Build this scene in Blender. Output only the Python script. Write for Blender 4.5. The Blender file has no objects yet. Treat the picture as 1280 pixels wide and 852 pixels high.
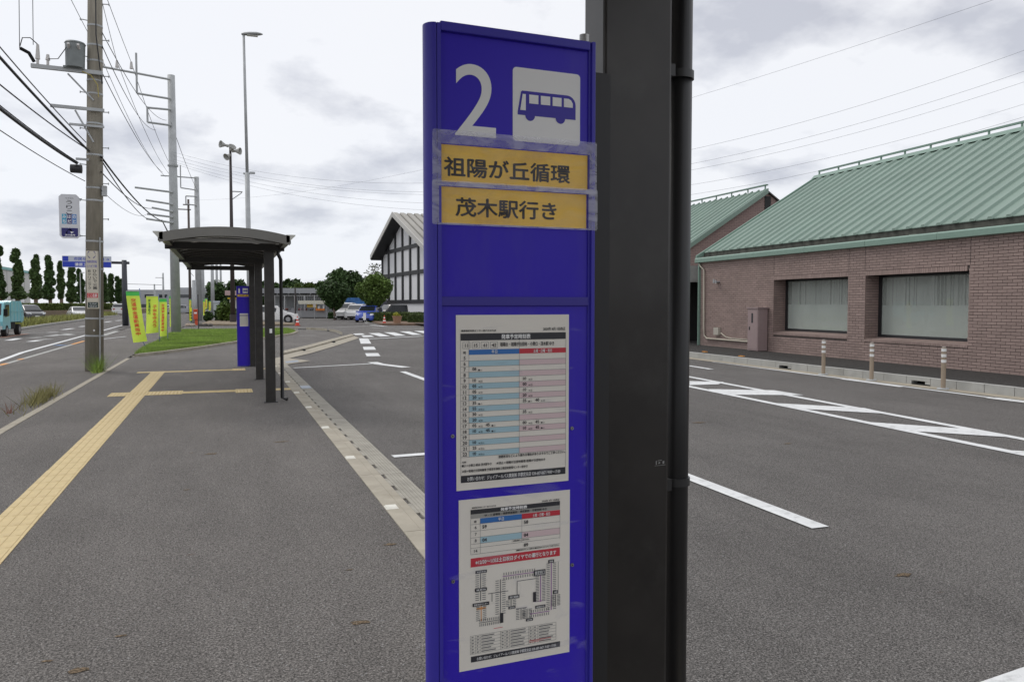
import bpy, math, random
import numpy as np
from mathutils import Vector, Matrix
random.seed(7); rng = np.random.default_rng(7)
R = math.radians
sc = bpy.context.scene
# ------------------------------------------------------------------ camera
F, CH = 995.0, 1.6
PIT = R(2.65); PSI = math.atan(361/F*math.cos(PIT))
cam = bpy.data.cameras.new('camera'); co = bpy.data.objects.new('camera', cam)
sc.collection.objects.link(co); sc.camera = co
cam.sensor_width = 36; cam.sensor_fit = 'HORIZONTAL'; cam.lens = F/1280*36
cam.clip_start = 0.05; cam.clip_end = 4000
co.location = (0, 0, CH); co.rotation_euler = (R(90)-PIT, 0, -PSI)
cam.dof.use_dof = False
# ------------------------------------------------------------------ sky and sun
SUN_EL, SUN_AZ = 52, -35      # azimuth clockwise from +Y
wd = bpy.data.worlds.new("World"); sc.world = wd; wd.use_nodes = True
nt = wd.node_tree; N = nt.nodes; L = nt.links; N.clear()
def nd(t, **k):
    n = N.new(t)
    for a, v in k.items(): setattr(n, a, v)
    return n
out = nd('ShaderNodeOutputWorld'); bg = nd('ShaderNodeBackground'); bg.inputs[1].default_value = 0.1
sky = nd('ShaderNodeTexSky', sky_type='NISHITA', sun_disc=False, sun_elevation=R(SUN_EL), sun_rotation=R(SUN_AZ))
tc = nd('ShaderNodeTexCoord'); sep = nd('ShaderNodeSeparateXYZ'); L.new(tc.outputs['Generated'], sep.inputs[0])
def m(op, a, b=None, c=None):
    n = nd('ShaderNodeMath', operation=op)
    for i, v in enumerate((a, b, c)):
        if v is None: continue
        if isinstance(v, (int, float)): n.inputs[i].default_value = v
        else: L.new(v, n.inputs[i])
    return n.outputs[0]
zz = m('ADD', m('MAXIMUM', sep.outputs[2], 0.0), 0.30)
cmb = nd('ShaderNodeCombineXYZ'); L.new(m('DIVIDE', sep.outputs[0], zz), cmb.inputs[0]); L.new(m('DIVIDE', sep.outputs[1], zz), cmb.inputs[1])
def noise(vec, scale, det, rough, off):
    mp = nd('ShaderNodeMapping'); mp.inputs['Location'].default_value = off; L.new(vec, mp.inputs[0])
    n = nd('ShaderNodeTexNoise'); n.inputs['Scale'].default_value = scale; n.inputs['Detail'].default_value = det; n.inputs['Roughness'].default_value = rough
    L.new(mp.outputs[0], n.inputs['Vector']); return n.outputs[0]
def ramp(v, stops):
    r = nd('ShaderNodeValToRGB'); cr = r.color_ramp
    while len(cr.elements) < len(stops): cr.elements.new(0.5)
    for e, (p, c) in zip(cr.elements, stops): e.position = p; e.color = c
    L.new(v, r.inputs[0]); return r.outputs[0]
n1 = noise(cmb.outputs[0], 2.6, 8, 0.55, (6.87, 6.0, 2.9))
n2 = noise(cmb.outputs[0], 0.9, 4, 0.5, (7.3, 2.2, 4.0))
dark = ramp(m('ADD', m('MULTIPLY', n1, 0.72), m('MULTIPLY', n2, 0.28)), [(0.505, (0,0,0,1)), (0.620, (1,1,1,1))])
whit = (9.0, 9.02, 9.25, 1); grey = (5.2, 5.3, 5.9, 1)
mx = nd('ShaderNodeMix', data_type='RGBA'); mx.inputs[6].default_value = whit; mx.inputs[7].default_value = grey
L.new(m('MULTIPLY', dark, 0.95), mx.inputs[0])
thin = ramp(n2, [(0.38, (1,1,1,1)), (0.62, (0,0,0,1))])
lowf = m('MULTIPLY', m('POWER', m('SUBTRACT', 1.0, m('MAXIMUM', sep.outputs[2], 0.0)), 4.0), 0.30)
mx2 = nd('ShaderNodeMix', data_type='RGBA'); mx2.inputs[7].default_value = (7.2, 7.8, 8.9, 1)
L.new(mx.outputs[2], mx2.inputs[6]); L.new(m('ADD', lowf, m('MULTIPLY', thin, 0.12)), mx2.inputs[0])
mx3 = nd('ShaderNodeMix', data_type='RGBA'); mx3.inputs[0].default_value = 0.93
L.new(sky.outputs[0], mx3.inputs[6]); L.new(mx2.outputs[2], mx3.inputs[7])
L.new(mx3.outputs[2], bg.inputs[0]); L.new(bg.outputs[0], out.inputs[0])
sl = bpy.data.lights.new('sun', 'SUN'); sl.energy = 1.0; sl.angle = R(20); sl.color = (1, .96, .9)
so = bpy.data.objects.new('sun', sl); sc.collection.objects.link(so)
dv = Vector((math.sin(R(SUN_AZ))*math.cos(R(SUN_EL)), math.cos(R(SUN_AZ))*math.cos(R(SUN_EL)), math.sin(R(SUN_EL))))
so.rotation_euler = dv.to_track_quat('Z', 'Y').to_euler(); so.location = (0, 0, 60)
vs = sc.view_settings; vs.view_transform = 'Standard'; vs.look = 'None'; vs.gamma = 1; vs.exposure = 0.12; vs.use_curve_mapping = False
# ------------------------------------------------------------------ surveying helpers (photo pixel -> place on a known plane)
fw = np.array([math.sin(PSI)*math.cos(PIT), math.cos(PSI)*math.cos(PIT), -math.sin(PIT)])
rt = np.array([math.cos(PSI), -math.sin(PSI), 0]); upv = np.cross(rt, fw); C0 = np.array([0, 0, CH])
def ray(x, y): return fw + rt*(x-640)/F + upv*(426-y)/F
def g(x, y, z=0.0):
    d = ray(x, y); return C0 + d*((z-CH)/d[2])
def atY(x, y, Y):
    d = ray(x, y); return C0 + d*(Y/d[1])
def atX(x, y, X):
    d = ray(x, y); return C0 + d*(X/d[0])
def atD(x, y, D): return C0 + ray(x, y)*D
def MF(px): return 1/(math.cos(PSI)-((px-640)/F)*math.sin(PSI))   # metres across the street per (pixel * depth / F)
# ------------------------------------------------------------------ materials
MATS = {}
def mat(name, col, rough=0.7, metal=0.0, var=0.0, vscale=8.0, bump=0.0, bscale=60.0, spec=0.5, coat=0.0, coords='Object', dirt=None, dscale=2.0, damt=0.0, stretch=None, island=0.0, emis=None):
    if name in MATS: return MATS[name]
    mt = bpy.data.materials.new(name); mt.use_nodes = True; t = mt.node_tree; b = t.nodes['Principled BSDF']
    b.inputs['Base Color'].default_value = (*col, 1); b.inputs['Roughness'].default_value = rough; b.inputs['Metallic'].default_value = metal
    b.inputs['Specular IOR Level'].default_value = spec; b.inputs['Coat Weight'].default_value = coat
    if coat: b.inputs['Coat Roughness'].default_value = 0.08
    co_ = t.nodes.new('ShaderNodeTexCoord'); vec = co_.outputs[coords]
    if coords == 'World': pass
    if stretch:
        mp = t.nodes.new('ShaderNodeMapping'); mp.inputs['Scale'].default_value = stretch; t.links.new(vec, mp.inputs[0]); vec = mp.outputs[0]
    cur = None
    def mixc(fac, a, bcol, mode='MIX'):
        mm = t.nodes.new('ShaderNodeMix'); mm.data_type = 'RGBA'; mm.blend_type = mode
        if isinstance(fac, (int, float)): mm.inputs[0].default_value = fac
        else: t.links.new(fac, mm.inputs[0])
        for i, v in ((6, a), (7, bcol)):
            if isinstance(v, tuple): mm.inputs[i].default_value = v
            else: t.links.new(v, mm.inputs[i])
        return mm.outputs[2]
    def nz(scale, det=4, rg=0.55):
        n = t.nodes.new('ShaderNodeTexNoise'); n.inputs['Scale'].default_value = scale; n.inputs['Detail'].default_value = det; n.inputs['Roughness'].default_value = rg
        t.links.new(vec, n.inputs['Vector']); return n.outputs[0]
    def rmp(v, a, c):
        r = t.nodes.new('ShaderNodeMapRange'); r.inputs[1].default_value = a; r.inputs[2].default_value = c; t.links.new(v, r.inputs[0]); return r.outputs[0]
    cur = (*col, 1)
    if var:
        lo = tuple(max(0, c*(1-var)) for c in col)+(1,); hi = tuple(c*(1+var) for c in col)+(1,)
        cur = mixc(rmp(nz(vscale), .3, .7), lo, hi)
    if island:
        gi = t.nodes.new('ShaderNodeNewGeometry'); hs = t.nodes.new('ShaderNodeMapRange'); hs.inputs[3].default_value = 1-island; hs.inputs[4].default_value = 1+island
        t.links.new(gi.outputs['Random Per Island'], hs.inputs[0])
        cb = t.nodes.new('ShaderNodeCombineColor')
        for i in range(3): t.links.new(hs.outputs[0], cb.inputs[i])
        cur = mixc(1.0, cur, cb.outputs[0], 'MULTIPLY')
    if damt:
        f_ = rmp(nz(dscale, 6, .65), .52, .72); mu = t.nodes.new('ShaderNodeMath'); mu.operation = 'MULTIPLY'; mu.inputs[1].default_value = damt; t.links.new(f_, mu.inputs[0])
        cur = mixc(mu.outputs[0], cur, (*dirt, 1))
    if not isinstance(cur, tuple): t.links.new(cur, b.inputs['Base Color'])
    if bump:
        bp = t.nodes.new('ShaderNodeBump'); bp.inputs['Strength'].default_value = bump; bp.inputs['Distance'].default_value = 0.01
        t.links.new(nz(bscale, 3), bp.inputs['Height']); t.links.new(bp.outputs[0], b.inputs['Normal'])
    if emis: b.inputs['Emission Color'].default_value = (*col, 1); b.inputs['Emission Strength'].default_value = emis
    MATS[name] = mt; return mt
def asphalt(name, base, scale=1.0, warm=0.0):
    mt = bpy.data.materials.new(name); mt.use_nodes = True; t = mt.node_tree; b = t.nodes['Principled BSDF']; b.inputs['Roughness'].default_value = .9; b.inputs['Specular IOR Level'].default_value = .3
    g_ = t.nodes.new('ShaderNodeNewGeometry'); vec = g_.outputs['Position']
    def nz(s, d, r, st=None):
        v = vec
        if st:
            mp = t.nodes.new('ShaderNodeMapping'); mp.inputs['Scale'].default_value = st; t.links.new(vec, mp.inputs[0]); v = mp.outputs[0]
        n = t.nodes.new('ShaderNodeTexNoise'); n.inputs['Scale'].default_value = s; n.inputs['Detail'].default_value = d; n.inputs['Roughness'].default_value = r; t.links.new(v, n.inputs['Vector']); return n.outputs[0]
    def mr(v, a, c, lo, hi):
        r = t.nodes.new('ShaderNodeMapRange'); r.inputs[1].default_value = a; r.inputs[2].default_value = c; r.inputs[3].default_value = lo; r.inputs[4].default_value = hi; t.links.new(v, r.inputs[0]); return r.outputs[0]
    def mul(a, c):
        q = t.nodes.new('ShaderNodeMath'); q.operation = 'MULTIPLY'; t.links.new(a, q.inputs[0])
        if isinstance(c, float): q.inputs[1].default_value = c
        else: t.links.new(c, q.inputs[1])
        return q.outputs[0]
    vo = t.nodes.new('ShaderNodeTexVoronoi'); vo.inputs['Scale'].default_value = 165*scale; t.links.new(vec, vo.inputs['Vector'])
    sepc = t.nodes.new('ShaderNodeSeparateColor'); t.links.new(vo.outputs['Color'], sepc.inputs[0])
    stone = mr(sepc.outputs[0], 0, 1, .5, 1.62)
    pit = mr(nz(85*scale, 4, .75), .38, .54, .28, 1.0)
    big = mr(nz(.35, 5, .6), .3, .7, .88, 1.13); mid = mr(nz(2.0, 5, .65, (1, .22, 1)), .3, .7, .87, 1.12)
    val = mul(mul(mul(stone, pit), mul(big, mid)), base)
    cb = t.nodes.new('ShaderNodeCombineColor')
    t.links.new(mul(val, 1.065+warm), cb.inputs[0]); t.links.new(val, cb.inputs[1]); t.links.new(mul(val, .945-warm), cb.inputs[2])
    # rare light chips, small rust-brown stains
    chip = mr(sepc.outputs[1], .992, .995, 0, .8)
    m1 = t.nodes.new('ShaderNodeMix'); m1.data_type = 'RGBA'; m1.inputs[7].default_value = (.42, .42, .42, 1); t.links.new(chip, m1.inputs[0]); t.links.new(cb.outputs[0], m1.inputs[6])
    st = mr(nz(1.7, 3, .75, (1, 1.7, 1)), .715, .75, 0, .6)
    m2 = t.nodes.new('ShaderNodeMix'); m2.data_type = 'RGBA'; m2.inputs[7].default_value = (.11, .06, .035, 1); t.links.new(st, m2.inputs[0]); t.links.new(m1.outputs[2], m2.inputs[6])
    t.links.new(m2.outputs[2], b.inputs['Base Color'])
    bp = t.nodes.new('ShaderNodeBump'); bp.inputs['Strength'].default_value = .7; bp.inputs['Distance'].default_value = .006
    t.links.new(mul(stone, pit), bp.inputs['Height']); t.links.new(bp.outputs[0], b.inputs['Normal'])
    MATS[name] = mt; return mt
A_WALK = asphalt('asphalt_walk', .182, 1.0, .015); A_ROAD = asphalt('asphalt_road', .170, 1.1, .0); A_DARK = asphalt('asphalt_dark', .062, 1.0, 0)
EARTH = mat('earth', (.16, .135, .10), .95, var=.3, vscale=.4, damt=.5, dirt=(.08, .12, .04), dscale=.08)
CONC = mat('concrete', (.37, .335, .27), .9, var=.16, vscale=3, bump=.25, bscale=120, dirt=(.22, .19, .14), damt=.7, dscale=1.3)
CONCG = mat('concrete_grey', (.40, .40, .38), .9, var=.14, vscale=4, bump=.2, bscale=100, dirt=(.22, .21, .18), damt=.5, dscale=2)
CONCD = mat('concrete_relief', (.33, .31, .265), .9, var=.16, vscale=5, bump=.3, bscale=160, dirt=(.2, .18, .14), damt=.5, dscale=2)
BLACKGAP = mat('gap', (.012, .012, .012), 1)
TACT = mat('tactile', (.60, .475, .255), .8, var=.10, vscale=6, dirt=(.36, .27, .15), damt=.55, dscale=3, bump=.15, bscale=200, coords='Object')
PAINT = mat('road_paint', (.72, .73, .73), .7, var=.08, vscale=2.5, bump=.3, bscale=150, dirt=(.26, .26, .26), damt=.6, dscale=9)
PAINTW = mat('worn_paint', (.45, .45, .44), .8, var=.15, vscale=8, dirt=(.2, .2, .2), damt=.7, dscale=3)
ORANGEP = mat('orange_paint', (.75, .32, .06), .6)
BLUE = mat('blue_panel', (.033, .012, .50), .38, var=.07, vscale=3, spec=.32, dirt=(.09,.07,.42), damt=.45, dscale=4, stretch=(1,1,.35))
BLUEF = mat('blue_frame', (.045, .035, .40), .42, spec=.4)
BLUEM = mat('blue_divider', (.035, .024, .30), .45)
WHITEP = mat('white_print', (.86, .86, .85), .5)
BLACKP = mat('black_print', (.025, .025, .03), .5)
PAPER = mat('paper', (.84, .80, .72), .4, var=.03, vscale=4, coat=.3)
LABELY = mat('yellow_label', (.95, .60, .09), .5, var=.06, vscale=14, dirt=(.62, .33, .07), damt=.6, dscale=9)
COLP = mat("column_paint", (.027, .024, .0215), .38, var=.22, vscale=9, metal=.2, dirt=(.07, .07, .065), damt=.35, dscale=5, coat=.1)
COLB = mat('column_dark_paint', (.02, .02, .02), .5)  # near-black paint of beams, base plates, brackets and the gap box
PIPEB = mat('pipe_black', (.011, .0105, .011), .42)
STEEL = mat('steel', (.35, .35, .34), .35, metal=.8)
GALV = mat('galvanised', (.43, .445, .45), .6, metal=.15, var=.12, vscale=3)
def roof_sheet_mat():
    mt = mat('smoked_roof_sheet', (.20, .195, .18), .4, var=.1, vscale=2); t = mt.node_tree; pb = t.nodes['Principled BSDF']; o = t.nodes['Material Output']
    tr = t.nodes.new('ShaderNodeBsdfTranslucent'); tr.inputs[0].default_value = (.86,.84,.80,1); mx_ = t.nodes.new('ShaderNodeMixShader'); mx_.inputs[0].default_value = .42
    t.links.new(pb.outputs[0], mx_.inputs[1]); t.links.new(tr.outputs[0], mx_.inputs[2]); t.links.new(mx_.outputs[0], o.inputs[0]); return mt
SHEETM = roof_sheet_mat()
ROOFW = mat('pale_roof_edge', (.5, .5, .45), .4)
ROOFI = mat('roof_sheet', (.17, .165, .15), .45, metal=.3, var=.1, vscale=2)
POLEC = mat('pole_concrete', (.30, .275, .225), .9, var=.18, vscale=3, dirt=(.16, .145, .11), damt=.5, dscale=2, bump=.2, stretch=(3, 3, .5))
CABLE = mat('cable', (.015, .015, .017), .6)
CABLEG = mat('cable_grey', (.10, .10, .11), .6)
TRANSF = mat('transformer_grey', (.20, .22, .22), .5, var=.1)
PORC = mat('porcelain', (.6, .58, .56), .3)
BRICKM = mat('brick', (.305, .225, .20), .75, var=.10, vscale=1.2, coords='Object', island=.10, bump=.15, bscale=90)
MORT = mat('mortar', (.10, .08, .073), .95, var=.1)
GREENR = mat('green_roof', (.215, .30, .25), .42, metal=.15, var=.06, vscale=.8, dirt=(.13, .22, .17), damt=.35, dscale=.7, coords='Object')
GREENF = mat('green_fascia', (.20, .305, .25), .45, var=.05)
GUTD = mat('gutter_dark', (.07, .072, .06), .8, var=.4, vscale=6)
FRAMEB = mat('frame_black', (.02, .02, .022), .4)
CABIN = mat('cabinet_paint', (.32, .24, .235), .5, var=.05)
TREEG = mat('foliage', (.115, .18, .04), .6, var=.35, vscale=.9, island=.45, spec=.3)
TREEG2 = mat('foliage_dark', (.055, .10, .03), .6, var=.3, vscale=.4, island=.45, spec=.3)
TREEG3 = mat('foliage_bright', (.095, .15, .03), .6, var=.3, vscale=1.2, island=.4, spec=.3)
HEDGEM = mat('hedge_leaf', (.10, .135, .025), .6, var=.3, vscale=.7, island=.4)
BARK = mat('bark', (.20, .155, .12), .95, var=.25, vscale=4)
GRASSM = mat('grass', (.24, .36, .06), .7, var=.38, vscale=.6, dirt=(.30,.30,.10), damt=.6, dscale=1.2, island=.35)
DRYG = mat('dry_grass', (.25, .23, .09), .8, island=.4)
TYRE = mat('tyre', (.018, .018, .018), .8); RIM = mat('rim', (.4, .4, .41), .35, metal=.7)
CGLASS = mat('car_glass', (.025, .03, .035), .08, coat=.5)
LAMPW = mat('headlight', (.7, .72, .75), .15); LAMPR = mat('tail_light', (.45, .02, .02), .3)
FLUO = mat('fluorescent_cloth', (.76, .95, .11), .8, var=.05, vscale=3, emis=0)
FLUOG = mat('green_cloth', (.10, .62, .12), .8)
REDT = mat('orange_print', (.80, .17, .05), .7); DKG = mat('dark_print', (.03, .14, .06), .7)
def paint(n, c): return mat(n, c, .28, coat=.6, var=.02)
# ------------------------------------------------------------------ mesh builder
def origin(p):
    v = Vector((0, 0, 0))
    while p is not None: v += p.location; p = p.parent
    return v
class MB:
    def __init__(s): s.v = []; s.f = []; s.mi = []
    def add(s, vs_, fs, mi=0):
        n = len(s.v); s.v.extend([tuple(map(float, q)) for q in vs_]); s.f.extend([tuple(i+n for i in f) for f in fs]); s.mi.extend([mi]*len(fs)); return s
    def box(s, x0, x1, y0, y1, z0, z1, mi=0, X=None):
        vs_ = [(x, y, z) for x in (x0, x1) for y in (y0, y1) for z in (z0, z1)]
        if X: vs_ = [X(*q) for q in vs_]
        return s.add(vs_, [(0,1,3,2),(4,6,7,5),(0,4,5,1),(2,3,7,6),(0,2,6,4),(1,5,7,3)], mi)
    def cyl(s, a, b, r0, r1=None, n=12, mi=0, caps=True):
        r1 = r0 if r1 is None else r1; a = Vector(a); b = Vector(b); d = (b-a).normalized()
        u = d.cross(Vector((0,0,1)) if abs(d.z) < .9 else Vector((1,0,0))).normalized(); w = d.cross(u)
        vs_ = []
        for p, r in ((a, r0), (b, r1)):
            for i in range(n):
                t = 2*math.pi*i/n; vs_.append(p+u*math.cos(t)*r+w*math.sin(t)*r)
        fs = [(i, (i+1) % n, n+(i+1) % n, n+i) for i in range(n)]
        if caps: fs += [tuple(range(n))[::-1], tuple(range(n, 2*n))]
        return s.add(vs_, fs, mi)
    def tube(s, pts, r, n=6, mi=0):
        pts = [Vector(p) for p in pts]; vs_ = []; k = len(pts)
        for i, p in enumerate(pts):
            d = (pts[min(i+1, k-1)]-pts[max(i-1, 0)]).normalized(); u = d.cross(Vector((0.01,0.02,1))).normalized(); w = d.cross(u)
            rr = r[i] if isinstance(r, (list, tuple)) else r
            for j in range(n):
                t = 2*math.pi*j/n; vs_.append(p+(u*math.cos(t)+w*math.sin(t))*rr)
        fs = [(i*n+j, i*n+(j+1) % n, (i+1)*n+(j+1) % n, (i+1)*n+j) for i in range(k-1) for j in range(n)]
        fs += [tuple(range(n))[::-1], tuple(range((k-1)*n, k*n))]
        return s.add(vs_, fs, mi)
    def prism(s, poly, z0, z1, mi=0, X=None):
        n = len(poly); vs_ = [(x, y, z0) for x, y in poly]+[(x, y, z1) for x, y in poly]
        if X: vs_ = [X(*q) for q in vs_]
        return s.add(vs_, [tuple(range(n))[::-1], tuple(range(n, 2*n))]+[(i, (i+1) % n, n+(i+1) % n, n+i) for i in range(n)], mi)
    def poly(s, pts, mi=0): return s.add(pts, [tuple(range(len(pts)))], mi)
    def sph(s, c, r, seg=10, rings=7, mi=0, sz=1.0):
        vs_ = []; c = Vector(c)
        for i in range(rings+1):
            ph = math.pi*i/rings
            for j in range(seg):
                t = 2*math.pi*j/seg; vs_.append(c+Vector((math.sin(ph)*math.cos(t)*r, math.sin(ph)*math.sin(t)*r, math.cos(ph)*r*sz)))
        return s.add(vs_, [(i*seg+j, (i+1)*seg+j, (i+1)*seg+(j+1) % seg, i*seg+(j+1) % seg) for i in range(rings) for j in range(seg)], mi)
    def text(s, body, u0, u1, z0, z1, X, bold=0.0, keep=False, mi=0, res=2, ratio=None):
        if ratio:
            a = np.array(text_geo(body,0.0,res)[0]); w_ = np.ptp(a[:,0])/np.ptp(a[:,1])*(z1-z0)*ratio; u0, u1 = (u0+u1)/2-w_/2, (u0+u1)/2+w_/2
        vs_, fs = text_geo(body, max(0.0,-bold), res)
        if not vs_: return s
        if bold > 0:
            k = bold*(u1-u0)/max(len(body),1); kz = k*.8
            e1 = Vector(X(u0+.01*(u1-u0),z0))-Vector(X(u0,z0)); e2 = Vector(X(u0,z0+.01*(z1-z0)))-Vector(X(u0,z0)); nn = e1.cross(e2).normalized()
            for i,(a_,b_) in enumerate(((-1,0),(1,0),(0,-1),(0,1),(0,0))):
                XX = lambda u,z,a_=a_,b_=b_,i=i: tuple(Vector(X(u+a_*k,z+b_*kz))+nn*(.00008*i))
                s.text(body,u0+k,u1-k,z0+kz,z1-kz,XX,0,keep,mi,res)
            return s
        a = np.array(vs_); mn = a.min(0); mxx = a.max(0); w = max(mxx[0]-mn[0], 1e-6); h = max(mxx[1]-mn[1], 1e-6)
        sx = (u1-u0)/w; sz = (z1-z0)/h
        s.add([X(u0+(p[0]-mn[0])*sx, z0+(p[1]-mn[1])*sz) for p in vs_], fs, mi); return s
    def build(s, name, mt, parent=None, smooth=False, bevel=0, label=None, kind=None, auto=False):
        me = bpy.data.meshes.new(name)
        o_ = origin(parent)
        me.from_pydata([(x-o_.x, y-o_.y, z-o_.z) for x, y, z in s.v], [], s.f)
        for q in (mt if isinstance(mt, (list, tuple)) else [mt]): me.materials.append(q)
        if any(s.mi): me.polygons.foreach_set('material_index', s.mi)
        if smooth: me.polygons.foreach_set('use_smooth', [True]*len(s.f))
        me.update()
        o = bpy.data.objects.new(name, me); sc.collection.objects.link(o); o.parent = parent
        if auto:
            me.polygons.foreach_set('use_smooth', [True]*len(s.f)); es = o.modifiers.new('es', 'EDGE_SPLIT'); es.split_angle = R(35)
        if bevel:
            b = o.modifiers.new('bevel', 'BEVEL'); b.width = bevel; b.segments = 2; b.limit_method = 'ANGLE'; b.angle_limit = R(40)
        if label: o['label'] = label
        if kind: o['kind'] = kind
        elif name.endswith(('print','lettering')): o['kind'] = 'stuff'
        return o
_tx = {}
def text_geo(body, bold=0.0, res=2):
    k = (body, bold, res)
    if k in _tx: return _tx[k]
    cu = bpy.data.curves.new('t', 'FONT'); cu.body = body; cu.size = 1; cu.resolution_u = res; cu.offset = bold
    o = bpy.data.objects.new('t', cu); sc.collection.objects.link(o)
    dg = bpy.context.evaluated_depsgraph_get(); me = bpy.data.meshes.new_from_object(o.evaluated_get(dg))
    r = ([(v.co.x, v.co.y) for v in me.vertices], [tuple(p.vertices) for p in me.polygons])
    bpy.data.objects.remove(o); bpy.data.curves.remove(cu); bpy.data.meshes.remove(me); _tx[k] = r; return r
def tag(o, label, cat, group=None):
    o['label'] = label; o['category'] = cat
    if group: o['group'] = group
    return o
def thing(name, label, cat, loc=(0,0,0), group=None, rz=0):
    o = bpy.data.objects.new(name, None); sc.collection.objects.link(o); o.location = loc; o.rotation_euler.z = rz; o.empty_display_size = .2
    return tag(o, label, cat, group)
def copy_tree(o, parent=None):
    c = o.copy(); sc.collection.objects.link(c); c.parent = parent
    for ch in list(o.children): copy_tree(ch, c)
    return c
def inst(o, parent, loc, rz=None, scale=None):
    c = o.copy(); sc.collection.objects.link(c); c.parent = parent; c.location = loc
    if rz is not None: c.rotation_euler.z = rz
    if scale: c.scale = scale
    return c
def struct(mb, name, mt, **k): return mb.build(name, mt, kind='structure', **k)
# ------------------------------------------------------------------ ground sheets
mb = MB(); mb.poly([(-1500,-1500,-.06),(1500,-1500,-.06),(1500,1800,-.06),(-1500,1800,-.06)]); struct(mb, 'ground', EARTH)
mb = MB(); mb.poly([(1.0,-60,-.012),(16,-60,-.012),(19,40,-.012),(60,52,-.012),(60,90,-.012),(-2.6,90,-.012),(-2.6,60,-.012),(1.0,60,-.012)]); struct(mb, 'bus_road', A_ROAD)
mb = MB(); mb.poly([(-40,-60,-.02),(-5.3,-60,-.02),(-5.5,24,-.02),(-6.1,52,-.02),(-6.1,90,-.02),(-4.0,400,-.02),(-60,400,-.02),(-40,60,-.02)]); struct(mb, 'main_road', A_ROAD)
mb = MB(); mb.poly([(-2.62,-20,0),(1.165,-20,0),(1.165,22.9,0),(1.4,23.4,0),(5.7,39.4,0),(4.6,60,0),(-2.62,60,0)]); struct(mb, 'pavement', A_WALK)
mb = MB(); mb.poly([(-5.38,-20,.002),(-2.7,-20,.002),(-2.7,61,.002),(-6.0,61,.002),(-5.6,33,.002),(-5.44,23,.002)]); struct(mb, 'footpath', asphalt('asphalt_path', .178, 1, .02))
mb = MB(); mb.poly([(-7.0,61,.004),(60,61,.004),(60,400,.004),(-7.0,400,.004)]); struct(mb, 'car_park', asphalt('asphalt_park', .15, .6, .0))
# left flush kerb
kb = MB(); kb.box(-2.69,-2.63,-20,26.5,-.05,-.005); base = struct(kb, 'kerb_line', BLACKGAP)
blk = MB().box(-.055,.055,-.297,.297,-.05,.006).build('kerb_stone', CONC, base); blk.location = (-2.655, 4.0, 0)
for i in range(1, 37): inst(blk, base, (-2.655+random.uniform(-.002,.002), 4.0+.6*i, random.uniform(-.001,.002)))
mb = MB().poly([(-5.52,-20,.003),(-5.38,-20,.003),(-5.42,23,.003),(-5.62,38.9,.003),(-5.78,38.9,.003),(-5.56,23,.003)]); struct(mb, 'road_edge_kerb', CONCG)
mb = MB()
for y0, y1 in ((24.0,24.7),(26.2,26.6),(35.5,38.6)): 
    xx = lambda y: -5.48-(max(y-23,0))*.0125
    mb.poly([(xx(y0)-.07,y0,.012),(xx(y0)+.07,y0,.012),(xx(y1)+.07,y1,.012),(xx(y1)-.07,y1,.012)])
struct(mb, 'orange_kerb_paint', ORANGEP)
# ------------------------------------------------------------------ bus bay gutter
ch = MB().box(1.165,1.60,-6,22.9,-.09,-.045); ch = struct(ch, 'drain_channel', BLACKGAP)
CL = 1.96
s1 = MB(); s1.box(0,.125,0.006,CL-.006,-.05,.008).box(.128,.20,.006,CL-.006,-.05,.003)
s1 = s1.build('kerb_slab', CONC, ch, bevel=.003)
s2 = MB()
xs = [.232,.262,.292,.322,.352,.382,.412]
for a, b in zip(xs[:-1], xs[1:]): s2.box(a+.0015, b-.0015, .006, CL-.006, -.05, .001)
s2.box(xs[0], xs[-1], .008, CL-.008, -.052, -.002)
s2 = s2.build('ribbed_slab', CONCD, ch)
fil = MB().box(.2015,.2305,0,.30,-.05,.000); fil = fil.build('slot_bridge', CONCD, ch)
ref = MB().add([(-.05,-.055,0),(.05,-.055,0),(.05,.055,0),(-.05,.055,0),(-.04,-.035,.014),(.04,-.035,.014),(.04,.035,.014),(-.04,.035,.014)],[(0,1,5,4),(1,2,6,5),(2,3,7,6),(3,0,4,7),(4,5,6,7)])
ref = ref.build('white_marker', mat('marker_white', (.72,.70,.62), .5, var=.05), ch)
k = 0
for i in range(-2, 12):
    y = 5.42+CL*(i-1)+.02
    if y > 21.3: break
    for pr_ in (s1, s2):
        if k == 0: pr_.location = (1.165, y, 0)
        else: inst(pr_, ch, (1.165, y, random.uniform(-.0015,.001)))
    for j in range(4):
        if k == 0 and j == 0: fil.location = (1.165, y+.006, 0)
        else: inst(fil, ch, (1.165, y+.006+j*.49, 0))
    k += 1
k = 0
for y in [3.99+2.145*i for i in range(9)]:
    if k == 0: ref.location = (1.215, y, .008)
    else: inst(ref, ch, (1.215, y, .008))
    k += 1
mb = MB().box(1.375,1.56,4.68,5.12,.002,.006).build('metal_cover', mat('cover_steel',(.22,.26,.31),.4,metal=.5), ch)
MB().box(1.375,1.56,15.5,16.0,.002,.006).build('metal_cover', MATS['cover_steel'], ch)
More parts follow.
